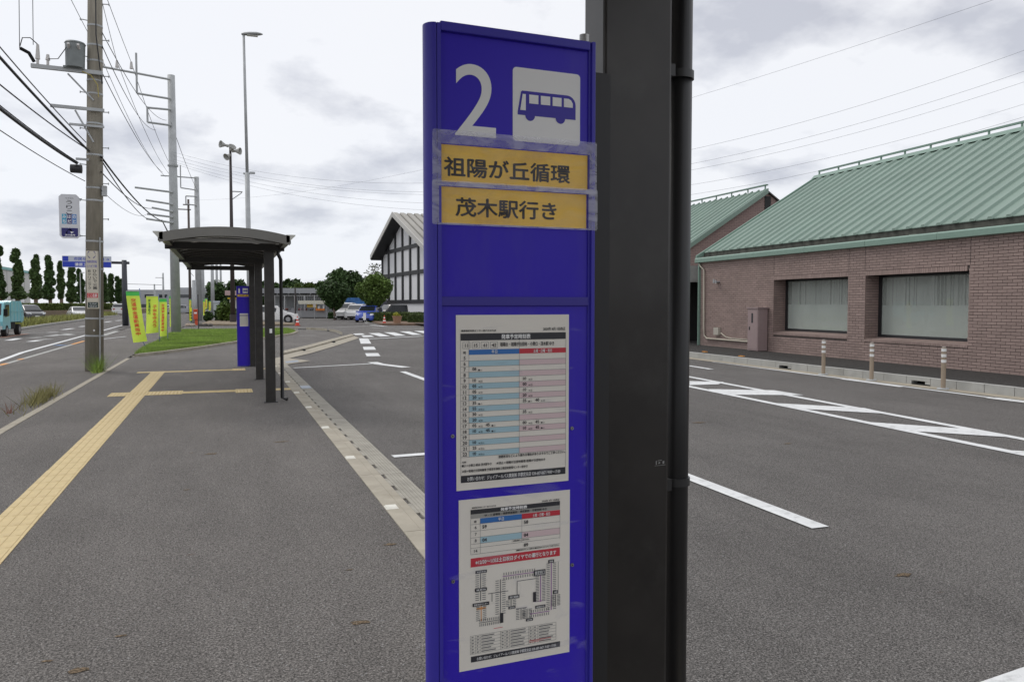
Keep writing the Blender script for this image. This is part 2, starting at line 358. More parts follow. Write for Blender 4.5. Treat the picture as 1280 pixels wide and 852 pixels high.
# kerb running off to the crossing
def gp(x, y, z=0): q = g(x, y, z); return (q[0], q[1], q[2])
A = [gp(350,441), gp(380,434), gp(410,426), gp(439,418.4)]; B = [gp(354,449.5), gp(390,441), gp(420,432), gp(449,422.4)]
mk = MB()
for i in range(3): mk.poly([(*B[i][:2],.004),(*B[i+1][:2],.004),(*A[i+1][:2],.004),(*A[i][:2],.004)])
isl = struct(mk, 'island_gutter', CONC)
def lerp(a, b, t): return tuple(a[i]+(b[i]-a[i])*t for i in range(len(a)))
def along(pl, t):
    t = t*(len(pl)-1); i = min(int(t), len(pl)-2); return lerp(pl[i], pl[i+1], t-i)
for i in range(22):
    t0, t1 = i/22+.0015, (i+1)/22-.0015
    p0, p1 = along(A, t0), along(A, t1); q0, q1 = along(B, t0), along(B, t1)
    c0, c1 = lerp(p0, q0, .38), lerp(p1, q1, .38)
    MB().prism([(p0[0],p0[1]),(p1[0],p1[1]),(c1[0],c1[1]),(c0[0],c0[1])], .0, .05+.004*(i%2)).build('kerb_stone', CONC, isl)
    if i in (6, 15):
        h0, h1 = lerp(c0, q0, .01), lerp(c0, c1, .45)
        MB().prism([(h0[0],h0[1]),(h1[0],h1[1]),lerp(h1,q1,.25)[:2],lerp(h0,q0,.25)[:2]], .0, .05).build('drain_hole', BLACKGAP, isl)
# corner rounding between channel and island kerb
mb = MB(); mb.poly([(1.165,22.6,.003),(1.6,21.9,.003),(2.3,23.0,.003),(1.6,25.0,.003),(1.2,24.0,.003)]); struct(mb, 'gutter_corner', CONC)
mb = MB(); p = [gp(x,y,.006) for x,y in ((356,451.5),(372,449.8),(374,452),(358,453.5))]; mb.poly(p); struct(mb, 'inlet_grate', MATS['cover_steel'])
# far kerb of the driveway
FK = [gp(300,413.0), gp(352,411.8), gp(380,412.0), gp(405,413.0), gp(420,415.2), gp(428,418.6)]
fkb = MB(); 
for a, b in zip(FK[:-1], FK[1:]): fkb.poly([(a[0],a[1]-.5,.005),(b[0],b[1]-.5,.005),(b[0],b[1]+.9,.005),(a[0],a[1]+.9,.005)])
fko = struct(fkb, 'driveway_gutter', CONCG)
for i in range(26):
    p0, p1 = along(FK, i/26+.002), along(FK, (i+1)/26-.002)
    if i in (9, 10, 17): MB().prism([(p0[0],p0[1]-.1),(p1[0],p1[1]-.1),(p1[0],p1[1]+.2),(p0[0],p0[1]+.2)],0,.05).build('drain_hole', BLACKGAP, fko); continue
    MB().prism([(p0[0],p0[1]),(p1[0],p1[1]),(p1[0],p1[1]+.25),(p0[0],p0[1]+.25)], .0, .14).build('kerb_stone', CONC, fko)
# ------------------------------------------------------------------ tactile paving
tp = MB().box(-1.615,-1.315,-8,20.66,-.02,.002); tp = struct(tp, 'tactile_paving', mat('tactile_bed',(.35,.27,.14),.9))
tl = MB(); tl.box(-.149,.149,-.149,.149,.0,.004)
for k in range(4):
    x = -.1125+k*.075; w = .014
    tl.add([(x-w-.004,-.138,.004),(x+w+.004,-.138,.004),(x+w+.004,.138,.004),(x-w-.004,.138,.004),(x-w,-.132,.009),(x+w,-.132,.009),(x+w,.132,.009),(x-w,.132,.009)],[(0,1,5,4),(1,2,6,5),(2,3,7,6),(3,0,4,7),(4,5,6,7)])
tl = tl.build('guide_tile', TACT, tp); tl.location = (-1.465, 2.2, .001)
wt = MB(); wt.box(-.149,.149,-.149,.149,.0,.004)
for a in range(5):
    for b in range(5): x, y = -.12+.06*a, -.12+.06*b; wt.cyl((x,y,.004),(x,y,.009),.013,.009,5)
wt = wt.build('warning_tile', TACT, tp); wt.location = (-1.465, 15.4, .001)
for i in range(1, 62):
    y = 2.2+.3*i
    if 15.2 < y < 15.75 or 20.35 < y: continue
    inst(tl, tp, (-1.465+random.uniform(-.002,.002), y, .001+random.uniform(-.001,.001)))
for yy in (15.4, 20.5):
    for ax in (-1.765, -1.465, -1.165, -.865):
        for dy in (0, .3):
            if yy == 15.4 and ax == -1.465 and dy == 0: continue
            if yy == 20.5 and dy: continue
            inst(wt, tp, (ax, yy+dy-(.1 if yy > 20 else 0), .002))
    x = -.565
    while x < .3: inst(tl, tp, (x, yy+(.1 if yy < 16 else -.02), .001), R(90)); x += .3
    for dy in (-.1, .2): inst(wt, tp, (x, yy+dy, .0015))
    inst(wt, tp, (1.02, yy+.1, .0015))
# ------------------------------------------------------------------ road markings
def ribbon(pts, w, z=.004):
    mb = MB()
    for i in range(len(pts)-1):
        a, b = Vector((*pts[i][:2],0)), Vector((*pts[i+1][:2],0)); d = (b-a).normalized(); n = Vector((-d.y, d.x, 0))*w/2
        mb.poly([(*(a-n)[:2],z),(*(b-n)[:2],z),(*(b+n)[:2],z),(*(a+n)[:2],z)])
    return mb
struct(ribbon([(4.06,6.9),(4.02,4.57)], .15, -.004), 'lane_dash', PAINT)
struct(ribbon([(4.04,14.0),(4.0,18.7)], .15, -.004), 'lane_dash', PAINT)
struct(ribbon([(3.86,22.0),(3.92,21.2),(4.35,19.9)], .28, -.003), 'lane_dash', PAINT)
for a, b in (((467,444.8),(464.5,441)),((462.5,436.8),(460.5,433)),((457.5,429.2),(454.5,422.6))):
    struct(ribbon([gp(*a), gp(*b)], .42, -.004), 'lane_dash', PAINT)
struct(ribbon([gp(367,459.3), gp(471,453.6)], .15, -.005), 'bay_line', PAINT)
struct(ribbon([(1.66,8.28),(3.9,8.42)], .13, -.005), 'bay_line', PAINT)
# corner white at bottom right
struct(MB().poly([gp(*q,-.004) for q in ((1218,854),(1285,831),(1340,830),(1300,880),(1200,880))]), 'bay_marking', PAINT)
# zigzag / chevron zone
Z1 = [(862,470.5),(1280,548)]; Z2 = [(862,482.5),(1280,567)]
def lineext(a, b, t): return lerp(gp(*a), gp(*b), t)
struct(ribbon([lineext(*Z1,-2.2), lineext(*Z1,1.35)], .15, -.004), 'zone_line', PAINT)
struct(ribbon([lineext(*Z2,-2.2), lineext(*Z2,1.35)], .15, -.004), 'zone_line', PAINT)
def zz_quad(q): struct(MB().poly([gp(*c,-.0035) for c in q]), 'zone_stripe', PAINT)
zz_quad([(862,476),(905,477),(898,480),(862,481)])
zz_quad([(885,486),(905,493),(1005,493.5),(968,487.5),(940,487)])
zz_quad([(960,503),(1000,510.5),(1115,517),(1080,509.5)])
zz_quad([(1085,527),(1135,538),(1262,546),(1215,536)])
zz_quad([(1255,562),(1300,572),(1420,580),(1370,568)])
struct(ribbon([gp(860,456.5), gp(889,461)], .15, -.004), 'lane_dash', PAINT)
# crossing
Zc = lambda x, y: gp(400+x/8.523, 330+y/8.523, .008)
for q in ([(350,740),(450,737),(482,752),(378,755)],[(440,760),(545,757),(578,774),(460,777)],[(515,735),(630,733),(748,768),(640,771)],[(680,725),(790,726),(918,761),(805,764)],[(845,716),(950,716),(1085,751),(985,754)],[(1000,712),(1100,710),(1240,742),(1150,746)],[(1160,704),(1260,702),(1400,734),(1310,738)]):
    struct(MB().poly([Zc(*c) for c in q]), 'crossing_stripe', PAINT)
struct(ribbon([Zc(490,797), Zc(1100,767)], .30, .006), 'stop_line', PAINT)
struct(ribbon([Zc(150,676), Zc(560,655)], .2, .01), 'bay_line', PAINTW)
struct(ribbon([Zc(545,650), Zc(700,664)], .35, .012), 'bay_line', PAINT)
struct(ribbon([gp(374,419.3), gp(395,419.3)], .25, .006), 'bay_line', PAINTW)
struct(ribbon([Zc(540,680), Zc(1100,690)], .25, .01), 'bay_line', PAINTW)
# main road markings
Ml = lambda x, y: gp(x/8, 360+y/8)
struct(ribbon([gp(-60,472), Ml(220,640), Ml(850,470), Ml(1170,383), Ml(1230,368)], .17, -.012), 'road_edge_line', PAINT)
for a, b in (((80,520),(190,500)),((300,532),(395,517)),((630,414),(730,400)),((800,384),(855,377)),((1045,340),(1110,331)),((1160,325),(1215,319))):
    struct(ribbon([Ml(*a), Ml(*b)], .34, -.012), 'lane_dash', PAINT)
for a, b in (((400,512),(505,506)),((300,495),(420,488)),((500,442),(545,437)),((545,462),(640,458)),((480,478),(700,452)),((640,470),(720,460))):
    struct(ribbon([Ml(*a), Ml(*b)], .5, -.011), 'road_symbol', PAINTW)
struct(ribbon([Ml(0,492), Ml(250,455)], .5, -.0115), 'road_symbol', mat('red_worn',(.35,.2,.15),.9,var=.2))
struct(ribbon([Ml(230,445), Ml(850,438)], .3, -.012), 'road_joint', PAINTW)
struct(ribbon([Ml(560,570), Ml(640,566)], .5, -.011), 'cycle_mark', mat('blue_paint',(.12,.25,.5),.8,var=.1))
struct(ribbon([Ml(1020,480), Ml(1175,432)], .35, .02), 'road_edge_kerb', CONCG)
struct(ribbon([Ml(1020,510), Ml(1260,484)], .15, .006), 'path_line', PAINT)
# median strip with scruffy grass
md = MB(); P1 = [gp(-20,416), gp(30,411.5), gp(60,406.5), gp(100,401), gp(128,396.5), gp(150,394.6)]
for a, b in zip(P1[:-1], P1[1:]): md.add([(a[0],a[1],.0),(b[0],b[1],.0),(b[0],b[1],.12),(a[0],a[1],.12),(a[0]-.2,a[1]+.1,.12),(b[0]-.2,b[1]+.1,.12)],[(0,1,2,3),(3,2,5,4)])
struct(md, 'median_kerb', CONCG)
md = MB()
for a, b in zip(P1[:-1], P1[1:]): md.poly([(a[0]-.2,a[1]+.1,.115),(b[0]-.2,b[1]+.1,.115),(b[0]-2.2,b[1]+1,.115),(a[0]-2.2,a[1]+1,.115)])
struct(md, 'median_strip', mat('median_soil',(.24,.21,.13),.95,var=.3,vscale=1.0))
# ------------------------------------------------------------------ foliage tools
def leaves(name, mt, parent, pts, size, up=.0, n=None, kind=None):
    pts = np.asarray(pts); k = len(pts)
    nrm = rng.normal(size=(k,3)); nrm[:,2] = np.abs(nrm[:,2])+up; nrm /= np.linalg.norm(nrm,axis=1)[:,None]
    t = rng.normal(size=(k,3)); t -= (t*nrm).sum(1)[:,None]*nrm; t /= np.linalg.norm(t,axis=1)[:,None]; b = np.cross(nrm,t)
    s = size*rng.uniform(.6,1.3,k)[:,None]
    v = np.stack([pts-t*s, pts+b*s*.55, pts+t*s, pts-b*s*.55],1).reshape(-1,3)
    o_ = origin(parent); v -= np.array(o_)
    me = bpy.data.meshes.new(name); me.vertices.add(4*k); me.vertices.foreach_set('co', v.ravel()); me.loops.add(4*k); me.loops.foreach_set('vertex_index', np.arange(4*k))
    me.polygons.add(k); me.polygons.foreach_set('loop_start', np.arange(0,4*k,4)); me.polygons.foreach_set('loop_total', np.full(k,4)); me.materials.append(mt); me.update(calc_edges=True)
    o = bpy.data.objects.new(name, me); sc.collection.objects.link(o); o.parent = parent
    if kind: o['kind'] = kind
    return o
def lumps(c, rad, n_l, lr, n, seed=0):
    """points on the skins of many small balls spread through an ellipsoid"""
    r_ = np.random.default_rng(seed); d = r_.normal(size=(n_l,3)); d /= np.linalg.norm(d,axis=1)[:,None]
    cc = np.array(c)+d*np.array(rad)*(r_.uniform(.25,1,n_l)**.5)[:,None]*.8
    which = r_.integers(0,n_l,n); e = r_.normal(size=(n,3)); e /= np.linalg.norm(e,axis=1)[:,None]
    rr = lr*r_.uniform(.5,1.15,n_l)
    return cc[which]+e*(rr[which]*r_.uniform(.75,1.05,n))[:,None]
def blades(name, mt, parent, P, h, w, kind='stuff', lean=.35):
    P = np.asarray(P, float); k = len(P); a = rng.uniform(0,2*math.pi,k); t = np.stack([np.cos(a),np.sin(a),0*a],1)
    hh = (h*rng.uniform(.5,1.25,k)); tip = P+np.stack([rng.normal(0,lean,k)*hh, rng.normal(0,lean,k)*hh, hh],1)
    v = np.stack([P-t*w, P+t*w, tip],1).reshape(-1,3) - np.array(origin(parent))
    me = bpy.data.meshes.new(name); me.vertices.add(3*k); me.vertices.foreach_set('co', v.ravel()); me.loops.add(3*k); me.loops.foreach_set('vertex_index', np.arange(3*k))
    me.polygons.add(k); me.polygons.foreach_set('loop_start', np.arange(0,3*k,3)); me.polygons.foreach_set('loop_total', np.full(k,3)); me.materials.append(mt); me.update(calc_edges=True)
    o = bpy.data.objects.new(name, me); sc.collection.objects.link(o); o.parent = parent
    if kind: o['kind'] = kind
    return o
def in_poly(pts, poly):
    x, y = pts[:,0], pts[:,1]; r = np.zeros(len(pts), bool); n = len(poly)
    for i in range(n):
        x0,y0 = poly[i]; x1,y1 = poly[(i+1)%n]; c = ((y0>y)!=(y1>y)) & (x < (x1-x0)*(y-y0)/((y1-y0)+1e-12)+x0); r ^= c
    return r
# grass bed
GB = [gp(*q)[:2] for q in ((168,445.6),(200,442),(250,435.4),(297,428),(330,423.5),(364,418),(370,415.5),(360,412),(300,412.8),(228,413.6),(209,419.5),(198.6,428),(182,435.5))]
gbm = MB().prism(GB, -.02, .05); struct(gbm, 'grass_bed', mat('turf_soil',(.13,.19,.035),.95,var=.3,vscale=2))
arr = np.array(GB); lo, hi = arr.min(0), arr.max(0)
pp = rng.uniform(lo, hi, (260000,2)); pp = pp[in_poly(pp, GB)]
w_ = np.clip(30/pp[:,1], .25, 1)**2; pp = pp[rng.uniform(size=len(pp)) < w_*1.0]
blades('grass', GRASSM, None, np.column_stack([pp, np.full(len(pp),.05)]), .11, .010)
gk = MB(); edge = GB[:7]
go = struct(gk.prism([(x+.02,y-.02) for x,y in edge]+[(x-.1,y+.15) for x,y in edge[::-1]], 0, .02), 'bed_edging', CONC)
tot = sum(math.dist(a,b) for a,b in zip(edge[:-1],edge[1:]))
for a, b in zip(edge[:-1], edge[1:]):
    L_ = math.dist(a,b); n_ = max(1, int(L_/.8)); d = ((b[0]-a[0])/L_, (b[1]-a[1])/L_); nn = (d[1],-d[0])
    for i in range(n_):
        s0, s1_ = L_*i/n_+.006, L_*(i+1)/n_-.006
        q = [(a[0]+d[0]*s+nn[0]*o, a[1]+d[1]*s+nn[1]*o) for s,o in ((s0,0),(s1_,0),(s1_,.14),(s0,.14))]
        MB().prism(q, 0, .085).build('kerb_stone', CONC, go)
# weed clumps
def weed(x, y, n, h, sp, label, mt=DRYG, st=1.0):
    t = thing('weed', label, 'weed', (x,y,0)); P = np.column_stack([rng.normal(x,sp*.5,n), rng.normal(y,sp*st,n), np.zeros(n)])
    blades('blades', mt, t, P, h, .006, kind='stuff', lean=.45); return t
q = g(52,500); weed(q[0], q[1], 420, .22, .16, 'dry yellowish weed tuft growing beside the left kerb line near the frame edge', DRYG, 4)
weed(-2.78, 20.85, 160, .42, .10, 'green weed sprouting at the foot of the big concrete utility pole', GRASSM, 1.5)
q = g(11,517); weed(q[0], q[1], 12, .16, .04, 'small reddish sprig in the kerb joint at the left edge', mat('red_sprig',(.2,.07,.04),.8), 1.5)
md = [ ]
for a, b in zip(P1[:-1], P1[1:]):
    for _ in range(900): t = random.random(); s = random.uniform(.3, 2); md.append((a[0]+(b[0]-a[0])*t-s, a[1]+(b[1]-a[1])*t+s*.45, .115))
blades('median_grass', mat('median_grass',(.26,.27,.08),.8,island=.4), None, md, .5, .05)
STAIN = asphalt('asphalt_rust', .15, 1, .32)
for i,(px,py,w_) in enumerate(((265,567,.16),(240,566,.05),(450,778,.10),(437,712,.05),(352,552,.14),(488,680,.08),(233,612,.06),(95,838,.09),(60,826,.05),(150,795,.05),(1130,716,.12),(875,527,.2),(985,553,.1))):
    q = g(px,py); zz_ = .003 if px < 500 else -.008
    MB().poly([(q[0]+w_*.6*random.uniform(.35,1.2)*math.cos(t), q[1]+w_*.28*random.uniform(.4,1.2)*math.sin(t), zz_) for t in np.linspace(0,2*math.pi,13)[:-1]]).build('rust_stain', STAIN, kind='structure')
# ------------------------------------------------------------------ bus shelters and signs
def shelter(y_posts, y0, y1, xo, label, near):
    s = thing('bus_shelter', label, 'bus shelter', (xo+.7, y_posts[0], 0))
    X0, X1 = xo-.82, xo+.93; mid_ = (X0+X1)/2
    for i, y in enumerate(y_posts):
        MB().box(xo+.63, xo+.785, y, y+.095, 0, 2.47).build('post', COLP, s, bevel=.006)
        MB().box(xo+.60, xo+.815, y-.03, y+.125, 0.0, .012).build('base_plate', COLB, s)
        MB().box(X0-.02, X1+.02, y+.004, y+.09, 2.46, 2.565).build('cross_beam', COLB, s, bevel=.004)
    for k, x in enumerate((X0+.06, X1-.02)):
        MB().box(x-.04, x+.04, y0+.12, y1-.12, 2.50, 2.57).build('edge_beam', COLP, s)
    def arch(x): return 2.57+.115*(1-((x-mid_)/((X1-X0)/2+.04))**2)
    for yy, mt_, nm in [(y0+.06, ROOFI, 'front_channel'), (y1-.1, ROOFI, 'rear_channel')]:
        MB().box(X0-.04, X1+.04, yy, yy+.05, 2.500, 2.550).build(nm, mt_, s)
    n = 22
    # ribbed vaulted sheet : one sheet per bay width
    ny = int((y1-y0)/.75)
    for j in range(ny):
        ya, yb = y0+(y1-y0)*j/ny+.004, y0+(y1-y0)*(j+1)/ny-.004; sh = MB(); vs_ = []; fs = []
        for i in range(n+1):
            x = X0-.02+(X1-X0+.04)*i/n; z = arch(x)
            vs_ += [(x,ya,z),(x,yb,z),(x,ya,z+.028),(x,yb,z+.028)]
        for i in range(n):
            a = i*4; b = a+4; fs += [(a,b,b+1,a+1),(a+2,a+3,b+3,b+2),(a,a+2,b+2,b),(a+1,b+1,b+3,a+3)]
        sh.add(vs_, fs); sh.build('roof_sheet', SHEETM, s, auto=True)
    for yy in [y0+.02]+[y0+(y1-y0)*j/ny for j in range(1, ny)]+[y1-.06]:
        rb = MB(); pts = [(X0-.02+(X1-X0+.04)*i/n) for i in range(n+1)]; vs_ = []; fs = []
        for x in pts: vs_ += [(x,yy,arch(x)-.05),(x,yy+.035,arch(x)-.05),(x,yy,arch(x)-.002),(x,yy+.035,arch(x)-.002)]
        for i in range(n): a = i*4; b = a+4; fs += [(a,b,b+1,a+1),(a+2,a+3,b+3,b+2),(a,a+2,b+2,b),(a+1,b+1,b+3,a+3)]
        rb.add(vs_, fs); rb.build('rafter', COLP, s, auto=True)
    fr = MB(); vs_ = []; fs = []
    for i in range(n+1):
        x = X0-.02+(X1-X0+.04)*i/n; z = arch(x); vs_ += [(x,y0-.02,z-.10),(x,y0,z-.10),(x,y0-.02,z+.036),(x,y0,z+.036)]
    for i in range(n): a = i*4; b = a+4; fs += [(a,b,b+1,a+1),(a+2,a+3,b+3,b+2),(a,a+2,b+2,b),(a+1,b+1,b+3,a+3)]
    fr.add(vs_, fs); fr.build('front_trim', ROOFI, s, auto=True)
    for sd in (-1, 1):
        xe = X0 if sd < 0 else X1
        e = MB().prism([(0,0),(sd*.10,.10),(sd*.10,.115),(-sd*.03,.115),(-sd*.03,.0)], y0-.02, y1, X=lambda a,b,c: (xe+a, c, 2.515+b))
        e.build('eave_gutter', ROOFW, s)
    return s
NX = .0885
sh_far = shelter((13.48, 17.68, 21.5), 12.35, 22.3, 0, 'vaulted dark steel bus shelter standing over the pavement in the middle distance', False)
MB().box(.70,.74,13.474,13.4795,1.13,1.20).build('notice_sticker', WHITEP, sh_far)
pp_ = MB().tube([(.86,13.66,2.56),(.86,13.66,2.42),(.90,13.66,2.33),(.90,13.66,.05),(.97,13.60,.03)], .03, 8); pp_.build('downpipe', PIPEB, sh_far, smooth=True)
sh_near = shelter((-.75, 1.445), -1.4, 2.0, NX, 'dark steel shelter column with black downpipe right beside the near stop sign', True)  # roof is out of view, shortened to let more light onto the sign
px_ = .985
dp = MB().cyl((px_,1.60,.0),(px_,1.60,2.56),.0295,n=28).build('downpipe', PIPEB, sh_near, smooth=True)
for z in (2.118, 1.19):
    b_ = MB().cyl((px_,1.60,z-.009),(px_,1.60,z+.009),.0335,n=28); b_.box(px_-.105,px_-.028,1.575,1.59,z-.007,z+.007).box(px_-.05,px_-.034,1.56,1.585,z-.013,z+.013)
    b_.build('pipe_clip', mat('clip',(.03,.03,.03),.4), dp, auto=True)
sq = atY(825,578,1.4445); scr = MB()
for (a,b,c,d) in ((-.013,-.006,.013,-.0055),(-.010,-.004,-.008,.004),(-.006,.004,.004,.005),(.006,.003,.010,-.003),(-.004,-.002,.000,.001)):
    scr.poly([(sq[0]+a,1.4442,sq[2]+b),(sq[0]+c,1.4442,sq[2]+b+.0006),(sq[0]+c,1.4442,sq[2]+d+.001),(sq[0]+a,1.4442,sq[2]+d)])
scr.build('paint_scratch', mat('scratch',(.3,.3,.29),.6), sh_near)

AN = R(2.5); SD = (math.cos(AN), math.sin(AN)); SN = (math.sin(AN), -math.cos(AN)); SC = atD(640,300,1.38)
def stop_sign(cx, cy, far, label):
    s = thing('bus_stop_sign', label, 'bus stop sign', (cx, cy, 0))
    sd, sn = (SD, SN) if not far else ((1,0),(0,-1))
    P = lambda u, z, o=0: (cx+sd[0]*u+sn[0]*o, cy+sd[1]*u+sn[1]*o, z)
    W3 = lambda x, y, z: P(x, z, y)
    U0, U1, ZT = -.1575, .1585, 2.064
    sh = 0 if not far else 0
    # rounded frame posts
    arcs = [(U0+.013-.013*math.cos(t), .013*math.sin(t)) for t in np.linspace(0, math.pi/2, 6)]
    lp = [(U0+.018-.016*math.cos(t), -.008+.020*math.sin(t)) for t in np.linspace(R(-85), R(88), 14)]+[(U0+.0185,.0118),(U0+.0185,.0095),(U0+.0200,.0095),(U0+.0200,.0118),(U0+.0265,.0118),(U0+.0265,-.03)]
    MB().prism(lp, 0, ZT-.004, X=lambda a,b,c: P(a,c,b)).build('frame_post', BLUEF, s, auto=True)
    rp = [(U1-.013,-.05),(U1-.013,.006),(U1-.0085,.006),(U1-.0085,.0105),(U1-.003,.0105),(U1,.007),(U1,-.05)]
    MB().prism(rp, 0, ZT, X=lambda a,b,c: P(a,c,b)).build('frame_post', BLUEF, s, auto=True)
    MB().box(U0+.0265,U1-.013,-.05,.011,ZT-.0155,ZT,X=W3).build('top_rail', BLUEF, s, bevel=.0015)
    MB().box(U0+.03,U1-.015,-.049,.006,0,.03,X=W3).build('bottom_rail', BLUEF, s)
    MB().box(U0+.0265,U1-.013,-.045,.003,.03,ZT-.0155,X=W3).build('panel', BLUE, s)
    dz = 1.597 if not far else 1.30
    MB().box(U0+.0265,U1-.013,.003,.0085,dz,dz+.0155,X=W3).build('divider', BLUEM, s, bevel=.001)
    # pictogram
    w = MB()
    def rrect(a0,a1,b0,b1,r,n=6):
        q = []
        for cx_,cy_,t0 in ((a1-r,b1-r,0),(a0+r,b1-r,90),(a0+r,b0+r,180),(a1-r,b0+r,270)):
            for i in range(n+1): t = R(t0+90*i/n); q.append((cx_+r*math.cos(t), cy_+r*math.sin(t)))
        return q
    O = .0034
    pu0,pu1,pz0,pz1 = .000,.1295,1.8805,2.006
    MB().poly([P(a,b,O) for a,b in rrect(pu0,pu1,pz0,pz1,.007)]).build('pictogram_plate', mat('plate_grey',(.86,.86,.85),.45), s)
    bp = lambda x,y,o=.0038: P(pu0+x*(pu1-pu0), pz1-y*(pz1-pz0), o)
    b = MB(); out_ = [(.07,.64),(.07,.60),(.118,.325),(.135,.31),(.80,.31)]+[(.80+.13*math.sin(t),.44-.13*math.cos(t)) for t in np.linspace(0.1,math.pi/2,6)]+[(.93,.64)]
    b.poly([bp(*q) for q in out_])
    for wx in (.25,.70): b.poly([bp(wx+.072*math.cos(t), .635+.078*math.sin(t), .0039) for t in np.linspace(0,2*math.pi,20)[:-1]])
    b.build('bus_symbol', mat('symbol_blue',(.03,.014,.37),.4), s)
    wn = MB(); wn.poly([bp(*q,.0043) for q in ((.14,.355),(.185,.355),(.185,.575),(.105,.575))])
    for a0,a1 in ((.235,.37),(.405,.545),(.58,.715)): wn.poly([bp(*q,.0043) for q in ((a0,.355),(a1,.355),(a1,.475),(a0,.475))])
    wn.poly([bp(*q,.0043) for q in ((.75,.355),(.82,.355),(.86,.375),(.885,.42),(.885,.475),(.75,.475))])
    wn.build('symbol_windows', MATS['plate_grey'], s)
    T = lambda o: (lambda u,z: P(u,z,o))
    d = MB(); d.text('1' if far else '2', -.1045 if not far else -.105, -.031 if not far else -.065, 1.882, 2.0015, T(.0036), bold=-.004, res=10); d.build('number', MATS['plate_grey'], s)
    if far:
        MB().box(-.13,.14,.003,.0045,1.79,1.85,X=W3).build('destination_label', LABELY, s)
        MB().text('宇都宮駅方面', -.1,.1,1.80,1.84,T(.005),bold=.01).build('destination_print', BLACKP, s)
        MB().box(-.08,.125,.003,.0045,1.03,1.36,X=W3).build('timetable', PAPER, s)
        t_ = MB()
        for i in range(18): z = 1.32-i*.015; t_.box(-.07,.115,.0045,.005,z,z+.004,X=W3)
        t_.build('timetable_print', mat('grey_print',(.3,.3,.3),.6), s)
        return s
    # labels and films
    LZ = [(-.1315,.1445,1.8035,1.8650),(-.1355,.1425,1.7350,1.7955)]
    for (a,b_,c,d_), body, fit in zip(LZ, ('祖陽が丘循環','茂木駅行き'), ((-.1245,.1100,1.8125,1.8455),(-.1045,.0835,1.7470,1.7790))):
        lb = MB().box(a,b_,.0034,.0040,c,d_,X=W3).build('destination_label', LABELY, s)
        MB().text(body, *fit, T(.0043), bold=.024, res=4).build('label_print', mat('label_black',(.035,.032,.03),.6), lb)
    film = bpy.data.materials.new('laminate_film'); film.use_nodes = True; t = film.node_tree; pb = t.nodes['Principled BSDF']
    pb.inputs['Base Color'].default_value = (.75,.75,.85,1); pb.inputs['Roughness'].default_value = .25
    n_ = t.nodes.new('ShaderNodeTexNoise'); n_.inputs['Scale'].default_value = 16; n_.inputs['Detail'].default_value = 4; n_.inputs['Distortion'].default_value = 1.5
    mp_ = t.nodes.new('ShaderNodeMapping'); mp_.inputs['Scale'].default_value = (1,1,2.2); tcc = t.nodes.new('ShaderNodeTexCoord'); t.links.new(tcc.outputs['Object'], mp_.inputs[0]); t.links.new(mp_.outputs[0], n_.inputs['Vector'])
    mr_ = t.nodes.new('ShaderNodeMapRange'); mr_.inputs[1].default_value = .35; mr_.inputs[2].default_value = .62; mr_.inputs[3].default_value = .01; mr_.inputs[4].default_value = .09; t.links.new(n_.outputs[0], mr_.inputs[0]); t.links.new(mr_.outputs[0], pb.inputs['Alpha'])
    film_e = film.copy(); film_e.name = 'laminate_edge'
    for n__ in film_e.node_tree.nodes:
        if n__.type == 'MAP_RANGE': n__.inputs[3].default_value = .20; n__.inputs[4].default_value = .48
    for k,(a,b_,c,d_) in enumerate(((-.1465,.1590,1.7955,1.8875),(-.1475,.1605,1.7315,1.8045))):
        la,lb_,lc,ld = LZ[k]; o_ = rrect(a,b_,c,d_,.004); i_ = [(min(max(x,la),lb_), min(max(z,lc),ld)) for x,z in o_]; n_ = len(o_)
        i_ = [((lb_ if x > (a+b_)/2 else la), (ld if z > (c+d_)/2 else lc)) for x,z in o_]
        MB().add([P(x,z,.0122+.0006*k) for x,z in o_]+[P(x,z,.0121+.0006*k) for x,z in i_], [(j,(j+1)%n_,n_+(j+1)%n_,n_+j) for j in range(n_)]).build('laminate_edge', film_e, s)
        MB().poly([P(la,lc,.0121+.0006*k),P(lb_,lc,.0121+.0006*k),P(lb_,ld,.0121+.0006*k),P(la,ld,.0121+.0006*k)]).build('laminate_film', film, s)
    cov = film.copy(); cov.name = 'acrylic_cover'
    for n__ in cov.node_tree.nodes:
        if n__.type == 'MAP_RANGE': n__.inputs[1].default_value = .60; n__.inputs[2].default_value = .70; n__.inputs[3].default_value = .012; n__.inputs[4].default_value = .13
        if n__.type == 'TEX_NOISE': n__.inputs['Scale'].default_value = 3.2; n__.inputs['Detail'].default_value = 2; n__.inputs['Distortion'].default_value = 3.5
        if n__.type == 'MAPPING': n__.inputs['Scale'].default_value = (1,1,4.5); n__.inputs['Rotation'].default_value = (0,R(-24),0); n__.inputs['Location'].default_value = (1.3,0,.4)
        if n__.type == 'BSDF_PRINCIPLED': n__.inputs['Roughness'].default_value = .12
    MB().poly([P(U0+.027,.035,.0072),P(U1-.0135,.035,.0072),P(U1-.0135,1.596,.0072),P(U0+.027,1.596,.0072)]).build('acrylic_cover', cov, s)
    # posters
    def poster(u0,u1,z1,z0,nm,rot=.006):
        po = MB().box(u0,u1,.0034,.0042,z0,z1,X=lambda x,y,z: P(x, z+rot*(x-u0), y)).build(nm, PAPER, s)
        Q = lambda a,b,o=.0046: P(u0+a*(u1-u0), z1-b*(z1-z0)+rot*a*(u1-u0), o)
        return po, Q
    MBK = lambda: MB()
